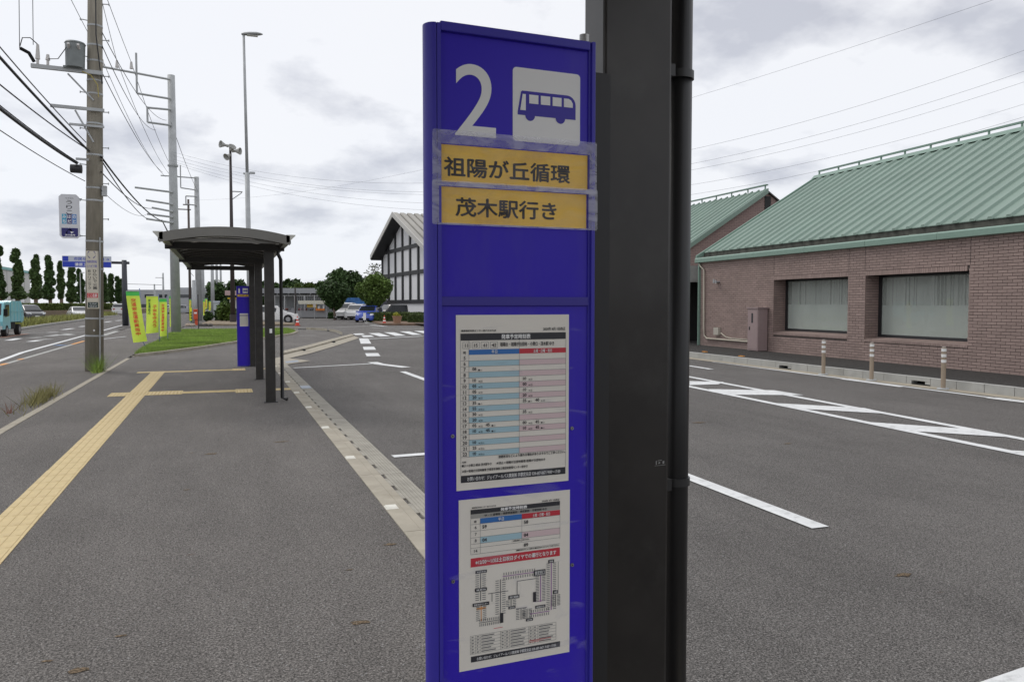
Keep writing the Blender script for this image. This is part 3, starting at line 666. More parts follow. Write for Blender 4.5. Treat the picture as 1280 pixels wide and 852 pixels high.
    cols = dict(blue=mat('print_blue',(.03,.17,.50),.5), red=mat('print_red',(.58,.03,.05),.5), pale=mat('print_paleblue',(.40,.60,.68),.5), pink=mat('print_pink',(.72,.56,.57),.5), rule=mat('print_rule',(.16,.16,.16),.5), grey=mat('print_grey2',(.38,.37,.34),.5), orange=mat('print_orange',(.7,.32,.1),.5), purple=mat('print_purple',(.3,.1,.35),.5))
    class Sheet:
        def __init__(sf, po, Q): sf.po, sf.Q, sf.m = po, Q, {}
        def g_(sf, c): return sf.m.setdefault(c, MB())
        def rect(sf,a0,a1,b0,b1,c,o=.0046): sf.g_(c).poly([sf.Q(a0,b1,o),sf.Q(a1,b1,o),sf.Q(a1,b0,o),sf.Q(a0,b0,o)])
        def hl(sf,a0,a1,b,c='rule',w=.0016): sf.rect(a0,a1,b-w/2,b+w/2,c,.0049)
        def vl(sf,a,b0,b1,c='rule',w=.0022): sf.rect(a-w/2,a+w/2,b0,b1,c,.0049)
        def txt(sf,body,a0,a1,b0,b1,c='black',bold=.01): sf.g_(c).text(body,a0,a1,-b1,-b0,lambda a,b: sf.Q(a,-b,.0052),bold=bold*2,res=2,ratio=1.41 if body.isdigit() else None)
        def finish(sf):
            mm = dict(cols, black=BLACKP, white=WHITEP)
            for c, b in sf.m.items(): b.build('print_'+c if False else {'black':'black_print','white':'white_print'}.get(c, c+'_print'), mm[c], sf.po)
    po, Q = poster(-.1040,.1085,1.5815,1.2820,'timetable_poster',-.0)
    S = Sheet(po, Q)
    S.txt('清原地区市民センター前バスのりば', .04,.34,.083,.095); S.txt('2024年 4月 1日改正', .76,.965,.074,.094)
    S.rect(.036,.97,.105,.145,'black'); S.txt('発車予定時刻表', .385,.645,.111,.140,'white',.02)
    for t_,a in (('11',.055),('15',.135),('41',.212),('42',.292)):
        for bb in (.155,.19): S.hl(a,a+.062,bb)
        for aa in (a,a+.062): S.vl(aa,.155,.19)
        S.txt(t_, a+.016,a+.046,.163,.183)
    S.txt('祖陽台・祖陽が丘団地・小貫口・茂木駅 ゆき', .375,.86,.158,.182)
    S.rect(.107,.545,.197,.226,'blue'); S.rect(.545,.97,.197,.226,'red'); S.txt('平日',.30,.35,.202,.222,'white'); S.txt('土曜・日曜・祝日',.67,.84,.202,.222,'white'); S.txt('時',.06,.082,.205,.222)
    r0, dr = .228, .0323
    L_ = {7:['08■小'],9:['10★団'],10:['05★団'],11:['05★団'],12:['20★団'],13:['35■小'],14:['55★団止'],15:['30★団'],16:['20★団'],17:['05★団','45■小'],18:['10★団','45■小'],20:['10★団止'],21:['25★団止'],22:['10★団止']}
    R_ = {9:['10★団'],10:['00★団'],11:['10★団'],12:['20★団'],13:['35■小','40★団'],15:['35★団'],17:['00★団','45■小'],18:['10★団','45■小']}
    for h in range(5, 23):
        b0 = r0+(h-5)*dr; b1 = b0+dr
        if h % 2 == 0: S.rect(.107,.545,b0,b1,'pale'); S.rect(.545,.97,b0,b1,'pink')
        S.hl(.036,.97,b1); S.txt(str(h), .07-.013*len(str(h)), .07+.013*len(str(h)), b0+.006,b1-.006,'black',.02)
        for D_, a0 in ((L_,.135),(R_,.575)):
            for k_, e in enumerate(D_.get(h, [])):
                aa = a0+k_*.115; S.txt(e[:2], aa, aa+.034, b0+.006, b1-.008,'black',.02); S.txt(e[2:], aa+.050, aa+.050+.018*len(e[2:]), b0+.016, b1-.005,'black',.0)
    for a in (.036,.107,.545,.97): S.vl(a,.145,.915 if a in (.036,.97) else .81)
    S.txt('道路状況などにより遅れる場合がありますのでご了承ください。', .36,.965,.812,.830)
    S.txt('凡例', .045,.08,.832,.844); S.txt('■小＝小貫口 経由 茂木駅ゆき', .045,.30,.850,.866); S.txt('★団止＝祖陽が丘団地循環 祖陽が丘団地ゆき', .34,.78,.850,.866)
    S.txt('★団＝祖陽が丘団地循環 宇都宮市清原工業団地管理センター前ゆき', .045,.62,.882,.898)
    S.rect(.036,.97,.915,.956,'black'); S.txt('お問い合わせ：ジェイアールバス関東㈱ 宇都宮支店 028-687-0671 9:00～17:00', .09,.92,.924,.948,'white')
    S.finish()
    po, Q = poster(-.1000,.1115,1.2655,.9670,'route_poster',-.001)
    S = Sheet(po, Q)
    S.txt('清原地区市民センター前バスのりば', .11,.32,.046,.055); S.txt('2024年 4月 1日改正', .735,.90,.046,.058)
    S.rect(.10,.905,.062,.088,'black'); S.txt('発車予定時刻表', .36,.60,.065,.085,'white',.02)
    S.rect(.10,.905,.088,.114,'grey'); S.txt('09・11 道場宿・清原体育館前・東武駅前・宇都宮駅 ゆき', .22,.78,.093,.108)
    S.rect(.183,.552,.116,.147,'blue'); S.rect(.552,.905,.116,.147,'red'); S.txt('平日',.34,.39,.122,.142,'white'); S.txt('土曜・日曜・祝日',.65,.81,.122,.142,'white'); S.txt('時',.13,.15,.124,.140)
    S.rect(.183,.552,.225,.262,'pale'); S.rect(.552,.905,.225,.262,'pink')
    for b in (.147,.187,.225,.262,.285,.322): S.hl(.10,.905,b)
    for a,b1 in ((.10,.322),(.183,.322),(.552,.285),(.905,.29)): S.vl(a,.116,b1)
    for t_,b in (('6',.157),('7',.196),('8',.234)): S.txt(t_,.136,.150,b,b+.018)
    S.txt('14',.13,.155,.294,.312)
    for t_,a,b in (('59',.20,.156),('58',.57,.156),('04',.20,.233),('04',.57,.233),('09',.57,.293)): S.txt(t_,a,a+.04,b,b+.021,'black',.03)
    S.txt('この間は運行しておりません', .46,.62,.266,.276); S.txt('道路状況などにより遅れる場合がありますのでご了承ください。', .50,.90,.325,.335)
    S.rect(.10,.905,.345,.397,'red'); S.txt('※12/30～1/3は土日祝日ダイヤでの運行となります', .14,.87,.357,.385,'white',.02)
    def vstops(a,b0,b1,n=14,c='rule'):
        S.vl(a,b0,b1,c,.007)
        for i in range(n): b = b0+(b1-b0)*(i+.5)/n; S.rect(a-.045,a-.015,b-.002,b+.002,'rule',.005); S.rect(a+.015,a+.045,b-.002,b+.002,'rule',.005)
    def hstops(a0,a1,b,n=8,c='rule'):
        S.hl(a0,a1,b,c,.004)
        for i in range(n): a = a0+(a1-a0)*(i+.5)/n; S.rect(a-.003,a+.003,b-.022,b-.006,'rule',.005); S.rect(a-.003,a+.003,b+.006,b+.022,'rule',.005)
    vstops(.185,.43,.60); vstops(.36,.49,.70,16); vstops(.725,.49,.66,18,'purple'); vstops(.825,.43,.72,26,'purple'); vstops(.19,.63,.72,8,'orange')
    vstops(.60,.69,.75,7); vstops(.545,.68,.75,7); vstops(.865,.63,.70,8); vstops(.455,.62,.66,4)
    hstops(.17,.37,.73,12); hstops(.38,.68,.475,14,'purple'); hstops(.63,.81,.725,9,'purple')
    for a0,a1,b in ((.25,.43,.565),(.51,.68,.515),(.50,.60,.68),(.59,.62,.76),(.67,.75,.655)): S.hl(a0,a1,b,'purple' if b==.655 else 'rule',.004)
    S.vl(.51,.515,.60,'rule',.006); S.vl(.285,.565,.615,'rule',.006); S.vl(.89,.43,.61,'rule',.004)
    for a0,a1,b0,b1,t_ in ((.14,.24,.420,.437,'平石中央'),(.135,.24,.525,.543,'清原台'),(.115,.26,.610,.630,'清原市民センター'),(.355,.385,.69,.75,''),(.43,.53,.595,.617,'芳賀工業団地'),(.43,.495,.660,.676,'祖母井'),(.59,.655,.750,.766,'茂木駅'),(.675,.77,.680,.698,'祖陽が丘'),(.655,.683,.595,.655,''),(.84,.89,.605,.625,'宇都宮'),(.66,.77,.465,.500,'東武西口'),(.795,.85,.413,.432,'作新')):
        S.rect(a0,a1,b0,b1,'black',.0051)
        if t_: S.g_('white').text(t_, a0+.01,a1-.01,-(b1-.004),-(b0+.004), lambda a,b: Q(a,-b,.0056), bold=.01)
    S.rect(.15,.23,.640,.652,'orange',.0045)
    for a in (.095,.14,.18,.36,.40,.44,.615,.655,.70,.87): S.vl(a,.800,.908)
    for i in range(7): S.hl(.095,.87,.800+i*.018)
    for i in range(6):
        for a,w in ((.105,.025),(.15,.02),(.19,.13),(.37,.02),(.41,.02),(.45,.14),(.625,.02),(.665,.02),(.71,.14)):
            S.rect(a,a+w*random.uniform(.6,1),.806+i*.018,.812+i*.018,'rule',.005)
    S.rect(.62,.82,.886,.889,'red',.005); S.rect(.62,.76,.895,.898,'red',.005); S.rect(.30,.38,.775,.778,'red',.005)
    S.rect(.10,.91,.922,.956,'black'); S.txt('お問い合わせ：ジェイアールバス関東㈱ 宇都宮支店 028-687-0671 9:00～17:00', .15,.87,.930,.949,'white')
    S.finish()
    for u,z in ((-.1105,1.3765),(.1155,1.3765),(-.1105,1.1265),(.117,1.1265)):
        sc_ = MB().cyl(P(u,z,.003),P(u,z,.0052),.0036,.0030,12).build('screw', STEEL, s, smooth=False)
        MB().cyl(P(u,z,.0052),P(u,z,.0054),.0014,n=6).build('screw_socket', BLACKP, sc_)
    kn = MB().cyl(P(.147,ZT,-.015),P(.147,ZT+.005,-.015),.006,n=14).cyl(P(.147,ZT+.005,-.015),P(.147,ZT+.019,-.015),.0088,n=20); kn.build('bolt', STEEL, s, auto=True)
    for z in (1.95,1.45,.95,.5,.2): MB().box(.10,.15,-.11,-.05,z,z+.04,X=W3).build('mounting_bracket', COLB, s)
    if not far: MB().box(.168,.228,-.20,-.062,0,2.035,X=W3).build('dark_gap_box', COLB, s)  # dark box added in the gap, covering the column's side face
    br = MB().box(-.128,.145,-.052,-.0505,0,2.05,X=W3).build('back_cover', COLB, s)
    return s
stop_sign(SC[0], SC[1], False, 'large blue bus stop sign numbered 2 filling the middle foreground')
stop_sign(.475, 21.62, True, 'small distant blue bus stop sign numbered 1 beside the last shelter post')
# ------------------------------------------------------------------ right side of the bus road
def WX(Y, off=0, z=0): return 15.3+.053*(Y-11.6)+off
ax = Vector((-.053,-1,0)).normalized(); an = Vector((1,-.053,0)).normalized()   # along wall towards camera ; into the building
WA = Vector((15.985,24.4,0))
def B(s, d, z): q = WA+ax*s+an*d; return (q.x, q.y, z)      # s along wall from far corner, d depth into building
def XB(x, y, z): return B(x, y, z)
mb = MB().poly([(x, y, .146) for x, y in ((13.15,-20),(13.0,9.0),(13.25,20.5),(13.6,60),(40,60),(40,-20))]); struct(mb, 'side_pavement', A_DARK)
XK = lambda Y: 12.93+.026*(Y-9.8)
kbs = MB()
for y in range(-4, 44, 4): kbs.poly([(XK(y)-.36,y,-.004),(XK(y)+.02,y,-.004),(XK(y+4)+.02,y+4,-.004),(XK(y+4)-.36,y+4,-.004)])
kbs = struct(kbs, 'side_gutter', mat('gutter_conc',(.36,.32,.25),.9,var=.12,vscale=3))
y = -2.0; i = 0; DH = [int((atX(a,b_,13.08)[1]+2)/.6) for a,b_ in ((980,457.5),(1147,478))]
while y < 44:
    x0, x1 = XK(y), XK(y+.6)
    if i in DH:
        MB().prism([(x0,y+.006),(x0+.17,y+.006),(x1+.17,y+.594),(x1,y+.594)], -.02, .02).build('drain_hole', BLACKGAP, kbs)
        for ya, yb in ((.006,.14),(.46,.594)): MB().prism([(x0,y+ya),(x0+.17,y+ya),(x1+.17,y+yb),(x1,y+yb)], -.02, .0745).build('kerb_stone', CONCG, kbs)
        MB().prism([(x0,y+.006),(x0+.17,y+.006),(x1+.17,y+.594),(x1,y+.594)], .075, .15).build('kerb_stone', CONCG, kbs)
    else: MB().prism([(x0,y+.006),(x0+.17,y+.006),(x1+.17,y+.594),(x1,y+.594)], -.02, .15+random.uniform(-.002,.002)).build('kerb_stone', CONCG, kbs)
    y += .6; i += 1
struct(ribbon([(12.35,-5),(12.36,9.3),(12.82,18.9)], .13, -.004), 'side_edge_line', PAINT)
struct(ribbon([(12.40,8.5),(12.37,10.0)], .26, -.003), 'side_edge_line', PAINT)
struct(ribbon([(12.42,11.9),(12.53,13.6)], .24, -.003), 'side_edge_line', PAINT)
for (u,v) in ((881,439.5),(927,445)):
    q = g(u,v,.155); MB().box(q[0]-.04,q[0]+.04,q[1]-.1,q[1]+.1,.150,.168).build('kerb_reflector', ORANGEP, kbs)
# bollards
bl = thing('bollard', 'brown bollard with three white bands, farthest of the three by the kerb', 'bollard', (0,0,0), 'bollards along the kerb')
MB().cyl((0,0,.012),(0,0,.78),.042,n=20).build('post', mat('bollard_brown',(.34,.27,.20),.5), bl, smooth=False)
bp_ = MB().cyl((0,0,0),(0,0,.022),.11,.10,n=20).build('base_plate', GALV, bl)
for z in (.50,.605,.71): MB().cyl((0,0,z),(0,0,z+.055),.0445,n=20).build('reflective_band', mat('band_white',(.8,.8,.78),.3), bl)
MB().cyl((0,0,.78),(0,0,.80),.042,.030,n=20).build('cap', mat('bollard_cap',(.28,.25,.22),.6), bl)
bl.location = (12.80,14.55,0)
for (x,y_,lb) in ((12.80,13.12,'brown bollard with three white bands, middle one of the three by the kerb'),(12.75,11.30,'brown bollard with three white bands, nearest and rightmost by the kerb')):
    c = copy_tree(bl); c.location = (x,y_,0); c['label'] = lb
# ------------------------------------------------------------------ brick building
bb = thing('brick_building', 'low reddish-brown brick building with green metal roof facing the bus road at right', 'building', (WA.x, WA.y, 0))
LEN = 20.0; ZB, ZE = .14, 3.06
w1 = (4.30, 7.56, .74, 2.33); w2 = (8.20, 11.38, .70, 2.33)
# backing walls (mortar)
D = .02
wl = MB()
def wallbox(s0,s1,z0,z1,d0=D,d1=.45): wl.box(s0,s1,d0,d1,z0,z1,X=XB)
wallbox(0,w1[0]-D,ZB,ZE); wallbox(w1[1]+D,w2[0]-D,ZB,ZE); wallbox(w2[1]+D,LEN,ZB,ZE)
for w in (w1,w2): wallbox(w[0]-D,w[1]+D,ZB,w[2]-D); wallbox(w[0]-D,w[1]+D,w[3]+D,ZE)
wl = wl.build('wall', MORT, bb)
BL, BH, J = .225, .058, .010
cell = []
z = ZB+.004; r = 0
soldier = lambda s,z: any(w[0]-.02 < s < w[1]+.02 and w[3] < z < w[3]+.12 for w in (w1,w2))
def emit(s0,s1,z0,z1): cell.append((s0,s1,z0,z1))
while z+BH < ZE+.03:
    segs = [(0,LEN)]
    for w in (w1,w2):
        if z+BH > w[2]-.005-.065 and z < w[3]+.118:
            ns = []
            for a,b in segs:
                if w[0] > a and w[1] < b: ns += [(a,w[0]),(w[1],b)]
                else: ns.append((a,b))
            segs = ns
    for a,b in segs:
        s = a-(.1175 if r % 2 else 0)
        if a > 0: s = math.floor(a/.235)*.235-(.1175 if r % 2 else 0)
        while s < b:
            s0, s1 = max(s, a), min(s+BL, b)
            if s1-s0 > .03: emit(s0, s1, z, min(z+BH, ZE))
            s += BL+J
    z += BH+J; r += 1
for w in (w1,w2):
    s = w[0]+.002
    while s+.06 < w[1]: cell.append((s,s+.06,w[3],w[3]+.113)); cell.append((s,s+.06,w[2]-.066,w[2]-.004)); s += .068
def brickmb(mbx, c): 
    s0,s1,z0,z1 = c; e = random.uniform(-.0015,.0015)
    v = [B(s0,e,z0),B(s1,e,z0),B(s1,e,z1),B(s0,e,z1),B(s0,.03,z0),B(s1,.03,z0),B(s1,.03,z1),B(s0,.03,z1)]
    mbx.add(v, [(0,3,2,1),(0,1,5,4),(1,2,6,5),(2,3,7,6),(3,0,4,7)])
cell.sort(key=lambda c: -c[0])
vis = [c for c in cell if c[1] < 13.05]; nonv = [c for c in cell if c[1] >= 13.05]
ones = [c for c in vis if c[1]-c[0] > .2][:298]; os_ = set(ones); rest = MB()
for c in cell:
    if c not in os_: brickmb(rest, c)
# reveals
for w in (w1,w2):
    k_ = 0; z = w[2]
    while z < w[3]-.02:
        for side, sg in ((w[0],1),(w[1],-1)):
            for q in range(3):
                d0 = .008+q*.225-(.1 if k_ % 2 else 0); d1 = min(d0+.215,.43); d0 = max(d0,.006)
                if d1-d0 < .02: continue
                zz1 = min(z+BH,w[3])
                v = [(side-sg*.02,d0,z),(side-sg*.02,d1,z),(side-sg*.02,d1,zz1),(side-sg*.02,d0,zz1),(side,d0,z),(side,d1,z),(side,d1,zz1),(side,d0,zz1)]
                rest.add([B(*p) for p in v],[(4,5,6,7),(7,6,2,3),(0,1,5,4),(0,4,7,3)])
        z += BH+J; k_ += 1
    s = w[0]
    while s+.05 < w[1]:   # sloping sill bricks
        rest.add([B(s,-.008,w[2]-.066),B(s+.06,-.008,w[2]-.066),B(s+.06,-.008,w[2]-.004),B(s,-.008,w[2]-.004),B(s,.41,w[2]+.05),B(s+.06,.41,w[2]+.05)],[(0,3,2,1),(3,4,5,2),(0,4,3),(1,2,5)]); s += .068
rest.build('brickwork', BRICKM, wl, kind='stuff')
b0 = MB().add([(-.1135,0,-.03),(.1135,0,-.03),(.1135,0,.03),(-.1135,0,.03),(-.1135,.028,-.03),(.1135,.028,-.03),(.1135,.028,.03),(-.1135,.028,.03)],[(0,3,2,1),(0,1,5,4),(1,2,6,5),(2,3,7,6),(3,0,4,7)])
BRICKO = mat('brick_single', (.305,.225,.20), .75, bump=.15, bscale=90, var=.12, vscale=1.2)
t_ = BRICKO.node_tree; oi = t_.nodes.new('ShaderNodeObjectInfo'); hs = t_.nodes.new('ShaderNodeHueSaturation'); mr = t_.nodes.new('ShaderNodeMapRange'); mr.inputs[3].default_value = .9; mr.inputs[4].default_value = 1.1
pbn = t_.nodes['Principled BSDF']; lk = pbn.inputs['Base Color'].links[0].from_socket
t_.links.new(oi.outputs['Random'], mr.inputs[0]); t_.links.new(mr.outputs[0], hs.inputs['Value']); t_.links.new(lk, hs.inputs['Color']); t_.links.new(hs.outputs[0], pbn.inputs['Base Color'])
bo = None; ang = math.atan2(-ax.y, -ax.x)
bme = None
for i, c in enumerate(ones):
    q = Vector(B((c[0]+c[1])/2, random.uniform(-.0015,.0015), (c[2]+c[3])/2)) - Vector((WA.x,WA.y,0))
    if bme is None:
        me_ = bpy.data.meshes.new('brick'); me_.from_pydata(b0.v, [], b0.f); me_.materials.append(BRICKO); bme = bpy.data.objects.new('brick', me_); sc.collection.objects.link(bme); bme.parent = wl; o = bme
    else: o = inst(bme, wl, q)
    o.location = q; o.rotation_euler.z = math.atan2(ax.y, ax.x); o.scale = ((c[1]-c[0])/.227, 1, (c[3]-c[2])/.06)
# control joints
for s in (w1[0]-.001, w1[1]+.001+.02, w2[0]-.02, w2[1]+.03):
    MB().box(s-.004,s+.004,-.004,.01,w1[3]+.14 if s < 12 else ZB,ZE,X=XB).build('movement_joint', mat('joint',(.05,.04,.04),.9), wl)
# windows
gl = bpy.data.materials.new('window_glass'); gl.use_nodes = True; t = gl.node_tree; pb = t.nodes['Principled BSDF']
pb.inputs['Base Color'].default_value = (.44,.48,.44,1); pb.inputs['Roughness'].default_value = .02; pb.inputs['Alpha'].default_value = .42; pb.inputs['IOR'].default_value = 1.6
BLIND = mat('blind', (.80,.82,.78), .8, var=.05)
FROST = mat('frosted_film', (.78,.84,.80), .5, var=.06, vscale=1.5)
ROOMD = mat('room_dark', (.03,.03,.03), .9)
for w in (w1,w2):
    fr = MB().box(w[0],w[1],.42,.47,w[2]+.05,w[2]+.12,X=XB).box(w[0],w[1],.42,.47,w[3]-.05,w[3],X=XB).box(w[0],w[0]+.11,.421,.469,w[2]+.12,w[3]-.05,X=XB).box(w[1]-.05,w[1],.421,.469,w[2]+.12,w[3]-.05,X=XB)
    fr = fr.build('window', FRAMEB, bb)
    MB().box(w[0]+.11,w[1]-.05,.44,.446,w[2]+.12,w[3]-.05,X=XB).build('pane', gl, fr)
    mid_ = w[2]+.10+(w[3]-w[2]-.15)*.52
    MB().box(w[0]+.115,w[1]-.055,.452,.455,w[2]+.12,mid_,X=XB).build('frosted_film', FROST, fr)
    lm = MB(); s = w[0]+.17
    while s < w[1]-.12:
        a = random.choice((.040,.043,.046)) if random.random() > .14 else .012
        tw = random.uniform(-.03,.06); lm.add([B(s-a,.56,mid_-.8),B(s+a,.56+tw,mid_-.8),B(s+a,.56+tw,w[3]-.06),B(s-a,.56,w[3]-.06)],[(0,1,2,3)]); s += .112
    lm.build('vertical_blind', BLIND, fr)
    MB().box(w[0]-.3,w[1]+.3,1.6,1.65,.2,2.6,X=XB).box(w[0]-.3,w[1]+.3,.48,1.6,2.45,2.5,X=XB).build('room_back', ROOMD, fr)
# fascia gutter in lengths
ed = [-.2,1.2,3.4,5.9,8.3,10.6,12.9,15.2,17.6,20.1]
for a,b in zip(ed[:-1],ed[1:]):
    MB().prism([(-.14,3.07),(-.14,3.20),(-.10,3.235),(-.06,3.235),(-.06,3.10),(.02,3.10),(.02,3.06),(-.12,3.06)], a+.004, b-.004, X=lambda y_,z_,s_: B(s_,y_,z_)).build('fascia', GREENF, bb)
gt = MB(); s = 0.0
gt.box(-.2,20,-.055,.24,3.12,3.16,X=XB).box(-.2,20,.22,.24,3.16,3.42,X=XB)
gt.build('gutter', GUTD, bb)
RS = .606; z0r = 3.30
ridge_d = 5.05
for i in range(44):   # roof panels, each with its standing rib
    s0 = -.16+i*.46; s1 = s0+.455
    P_ = lambda s,d,h=0: B(s, d, z0r+RS*d+h)
    p = MB()
    def bar(a,b,d0,d1,h0,h1):
        p.add([P_(a,d0,h0),P_(b,d0,h0),P_(b,d1,h0),P_(a,d1,h0),P_(a,d0,h1),P_(b,d0,h1),P_(b,d1,h1),P_(a,d1,h1)],[(0,3,2,1),(4,5,6,7),(0,1,5,4),(1,2,6,5),(2,3,7,6),(3,0,4,7)])
    bar(s0,s1,.20,ridge_d,0,.02)
    p.add([P_(s1-.17,.17,.0201),P_(s1-.13,.17,.08),P_(s1-.05,.17,.08),P_(s1-.01,.17,.0201),P_(s1-.17,ridge_d,.0201),P_(s1-.13,ridge_d,.08),P_(s1-.05,ridge_d,.08),P_(s1-.01,ridge_d,.0201)],[(0,1,2,3),(0,4,5,1),(1,5,6,2),(2,6,7,3),(7,6,5,4)])
    p.build('roof_panel', GREENR, bb)
for i in range(60):
    s = -.2+i*.34; 
    if random.random() < .6: MB().box(s,s+random.uniform(.2,.32),-.03,.19,3.20,3.235+random.uniform(0,.03),X=XB).build('gutter_leaf_guard', mat('guard',(.22,.24,.2),.8) if random.random()<.25 else GUTD, bb)
zr = z0r+RS*ridge_d
MB().prism([(ridge_d-.25,zr-.08),(ridge_d-.12,zr+.05),(ridge_d+.12,zr+.08),(ridge_d+.3,zr+.05),(ridge_d+.3,zr-.06)], -.32, 20.1, X=lambda y_,z_,s_: B(s_,y_,z_)).build('ridge_cap', GREENF, bb)
MB().prism([(-.08,z0r-.16),(-.08,z0r+.02),(ridge_d,zr+.08),(ridge_d,zr-.1)], -.24, -.165, X=lambda y_,z_,s_: B(s_,y_,z_)).build('barge_board', GREENF, bb)
rl = MB().box(-.2,20,ridge_d-.035,ridge_d+.035,zr+.17,zr+.225,X=XB)
s = -.18
rl.build('ridge_rail', GREENF, bb)
while s < 20: MB().box(s-.025,s+.025,ridge_d-.02,ridge_d+.02,zr+.04,zr+.17,X=XB).build('rail_post', GREENF, bb); s += 1.05
# back slope + gable end (kept closed from other sides)
MB().prism([(0,ZB),(0,3.1),(ridge_d,zr-.12),(ridge_d*2,3.1),(ridge_d*2,ZB)], .02, .25, X=lambda y_,z_,s_: B(s_,y_+.05,z_)).build('gable_wall', MORT, bb)
MB().add([B(-.3,ridge_d,zr+.02),B(20,ridge_d,zr+.02),B(20,ridge_d*2,z0r),B(-.3,ridge_d*2,z0r),B(-.3,ridge_d,zr-.05),B(20,ridge_d,zr-.05),B(20,ridge_d*2,z0r-.07),B(-.3,ridge_d*2,z0r-.07)],[(0,1,2,3),(7,6,5,4),(0,4,5,1),(1,5,6,2),(2,6,7,3),(3,7,4,0)]).build('rear_roof', GREENR, bb)
MB().box(.45,LEN,ridge_d*2-.2,ridge_d*2,ZB,3.2,X=XB).box(LEN-.2,LEN,.5,ridge_d*2-.2,ZB,3.2,X=XB).build('rear_wall', MORT, bb)
# pipe, junction box, lamp bracket, cabinet
MB().tube([B(-.02,-.06,3.05),B(.05,-.06,2.95),B(.30,-.05,2.80),B(.32,-.05,.75),B(.36,-.05,.50),B(.55,-.05,.40),B(3.0,-.05,.40),B(3.45,-.05,.40)], .03, 7).build('conduit', mat('conduit',(.48,.44,.36),.6), bb, smooth=True)
MB().tube([B(1.45,-.05,.62),B(1.75,-.05,.50),B(2.1,-.05,.46),B(3.4,-.05,.46)], .02, 6).build('conduit', MATS['conduit'], bb, smooth=True)
MB().box(1.05,1.35,-.10,-.003,.55,.80,X=XB).build('junction_box', mat('jbox',(.45,.42,.36),.6), bb)
MB().box(-.06,.0,-.08,.0,ZB,3.05,X=XB).build('downpipe', GREENF, bb)
wv = MB().box(1.22,1.26,-.16,-.12,2.30,2.42,X=XB).box(1.08,1.12,-.16,-.12,2.32,2.45,X=XB).box(1.07,1.27,-.12,-.003,2.34,2.38,X=XB); wv.build('wall_bracket', GALV, bb)
cb_ = thing('electric_cabinet', 'tall mauve-brown metal utility cabinet standing against the brick wall left of the windows', 'cabinet', tuple(B(3.7,-.3,.15)))
MB().box(3.50,4.06,-.37,-.03,.16,1.46,X=XB).build('body', CABIN, cb_, bevel=.008)
MB().box(3.47,4.09,-.40,-.01,1.46,1.50,X=XB).build('lid', CABIN, cb_)
MB().box(3.53,4.03,-.378,-.3705,.20,1.42,X=XB).build('door', CABIN, cb_, bevel=.003)
MB().box(3.60,3.64,-.39,-.379,.80,.90,X=XB).build('handle', FRAMEB, cb_)
MB().box(3.72,3.80,-.384,-.379,1.02,1.32,X=XB).build('notice_strip', BLACKP, cb_)
# second brick building
YG = 28.6
b2 = thing('brick_building', 'second brick building with green ribbed roof and dark gable louvre, behind the first one', 'building', (18, YG, 0))
apx = atY(957,238,YG); aX, aZ = apx[0], apx[2]; eX = 16.2; eZ = aZ-.63*(aX-eX)
bt = bpy.data.materials.new('brick_far'); bt.use_nodes = True; t = bt.node_tree; pb = t.nodes['Principled BSDF']; pb.inputs['Roughness'].default_value = .8
bk = t.nodes.new('ShaderNodeTexBrick'); bk.inputs['Scale'].default_value = 1; bk.inputs['Brick Width'].default_value = .235; bk.inputs['Row Height'].default_value = .068; bk.inputs['Mortar Size'].default_value = .006
bk.inputs['Color1'].default_value = (.33,.235,.21,1); bk.inputs['Color2'].default_value = (.29,.20,.185,1); bk.inputs['Mortar'].default_value = (.13,.10,.09,1)
tcx = t.nodes.new('ShaderNodeTexCoord'); mpx = t.nodes.new('ShaderNodeMapping'); mpx.inputs['Rotation'].default_value = (R(90),0,0); t.links.new(tcx.outputs['Object'], mpx.inputs[0]); t.links.new(mpx.outputs[0], bk.inputs['Vector']); t.links.new(bk.outputs[0], pb.inputs['Base Color'])
rX = aX+5.6
MB().prism([(eX,0.1),(rX,.1),(rX,aZ-.63*(rX-aX)),(aX,aZ-.05),(eX,eZ-.05)], YG, YG+.3, X=lambda a,b,c: (a,c,b)).build('gable_wall', bt, b2)
MB().box(eX+.3,rX-.1,YG+.31,YG+14,.1,eZ-.2).build('wall', bt, b2)
for i in range(32):
    y0, y1 = YG-.12+i*.46, YG-.12+i*.46+.455
    P_ = lambda y,t_,h: (eX-.5+(aX-eX+.5)*t_, y, eZ-.63*.5+(aZ-eZ+.63*.5)*t_+h)
    p = MB()
    p.add([P_(y0,0,0),P_(y1,0,0),P_(y1,1,0),P_(y0,1,0),P_(y0,0,.03),P_(y1,0,.03),P_(y1,1,.03),P_(y0,1,.03)],[(0,3,2,1),(4,5,6,7),(0,1,5,4),(1,2,6,5),(2,3,7,6),(3,0,4,7)])
    p.add([P_(y0+.05,0,.031),P_(y0+.08,0,.09),P_(y0+.13,0,.09),P_(y0+.16,0,.031),P_(y0+.05,1,.031),P_(y0+.08,1,.09),P_(y0+.13,1,.09),P_(y0+.16,1,.031)],[(0,1,2,3),(0,4,5,1),(1,5,6,2),(2,6,7,3),(7,6,5,4)])
    p.build('roof_panel', GREENR, b2)
MB().add([(aX,YG-.1,aZ+.03),(aX,YG+14,aZ+.03),(rX+.3,YG+14,aZ-.63*(rX+.3-aX)),(rX+.3,YG-.1,aZ-.63*(rX+.3-aX)),(aX,YG-.1,aZ-.03),(aX,YG+14,aZ-.03),(rX+.3,YG+14,aZ-.63*(rX+.3-aX)-.06),(rX+.3,YG-.1,aZ-.63*(rX+.3-aX)-.06)],[(0,3,2,1),(4,5,6,7),(0,4,7,3),(1,2,6,5),(2,3,7,6)]).build('rear_roof', mat('barge_dark',(.08,.08,.075),.6), b2)
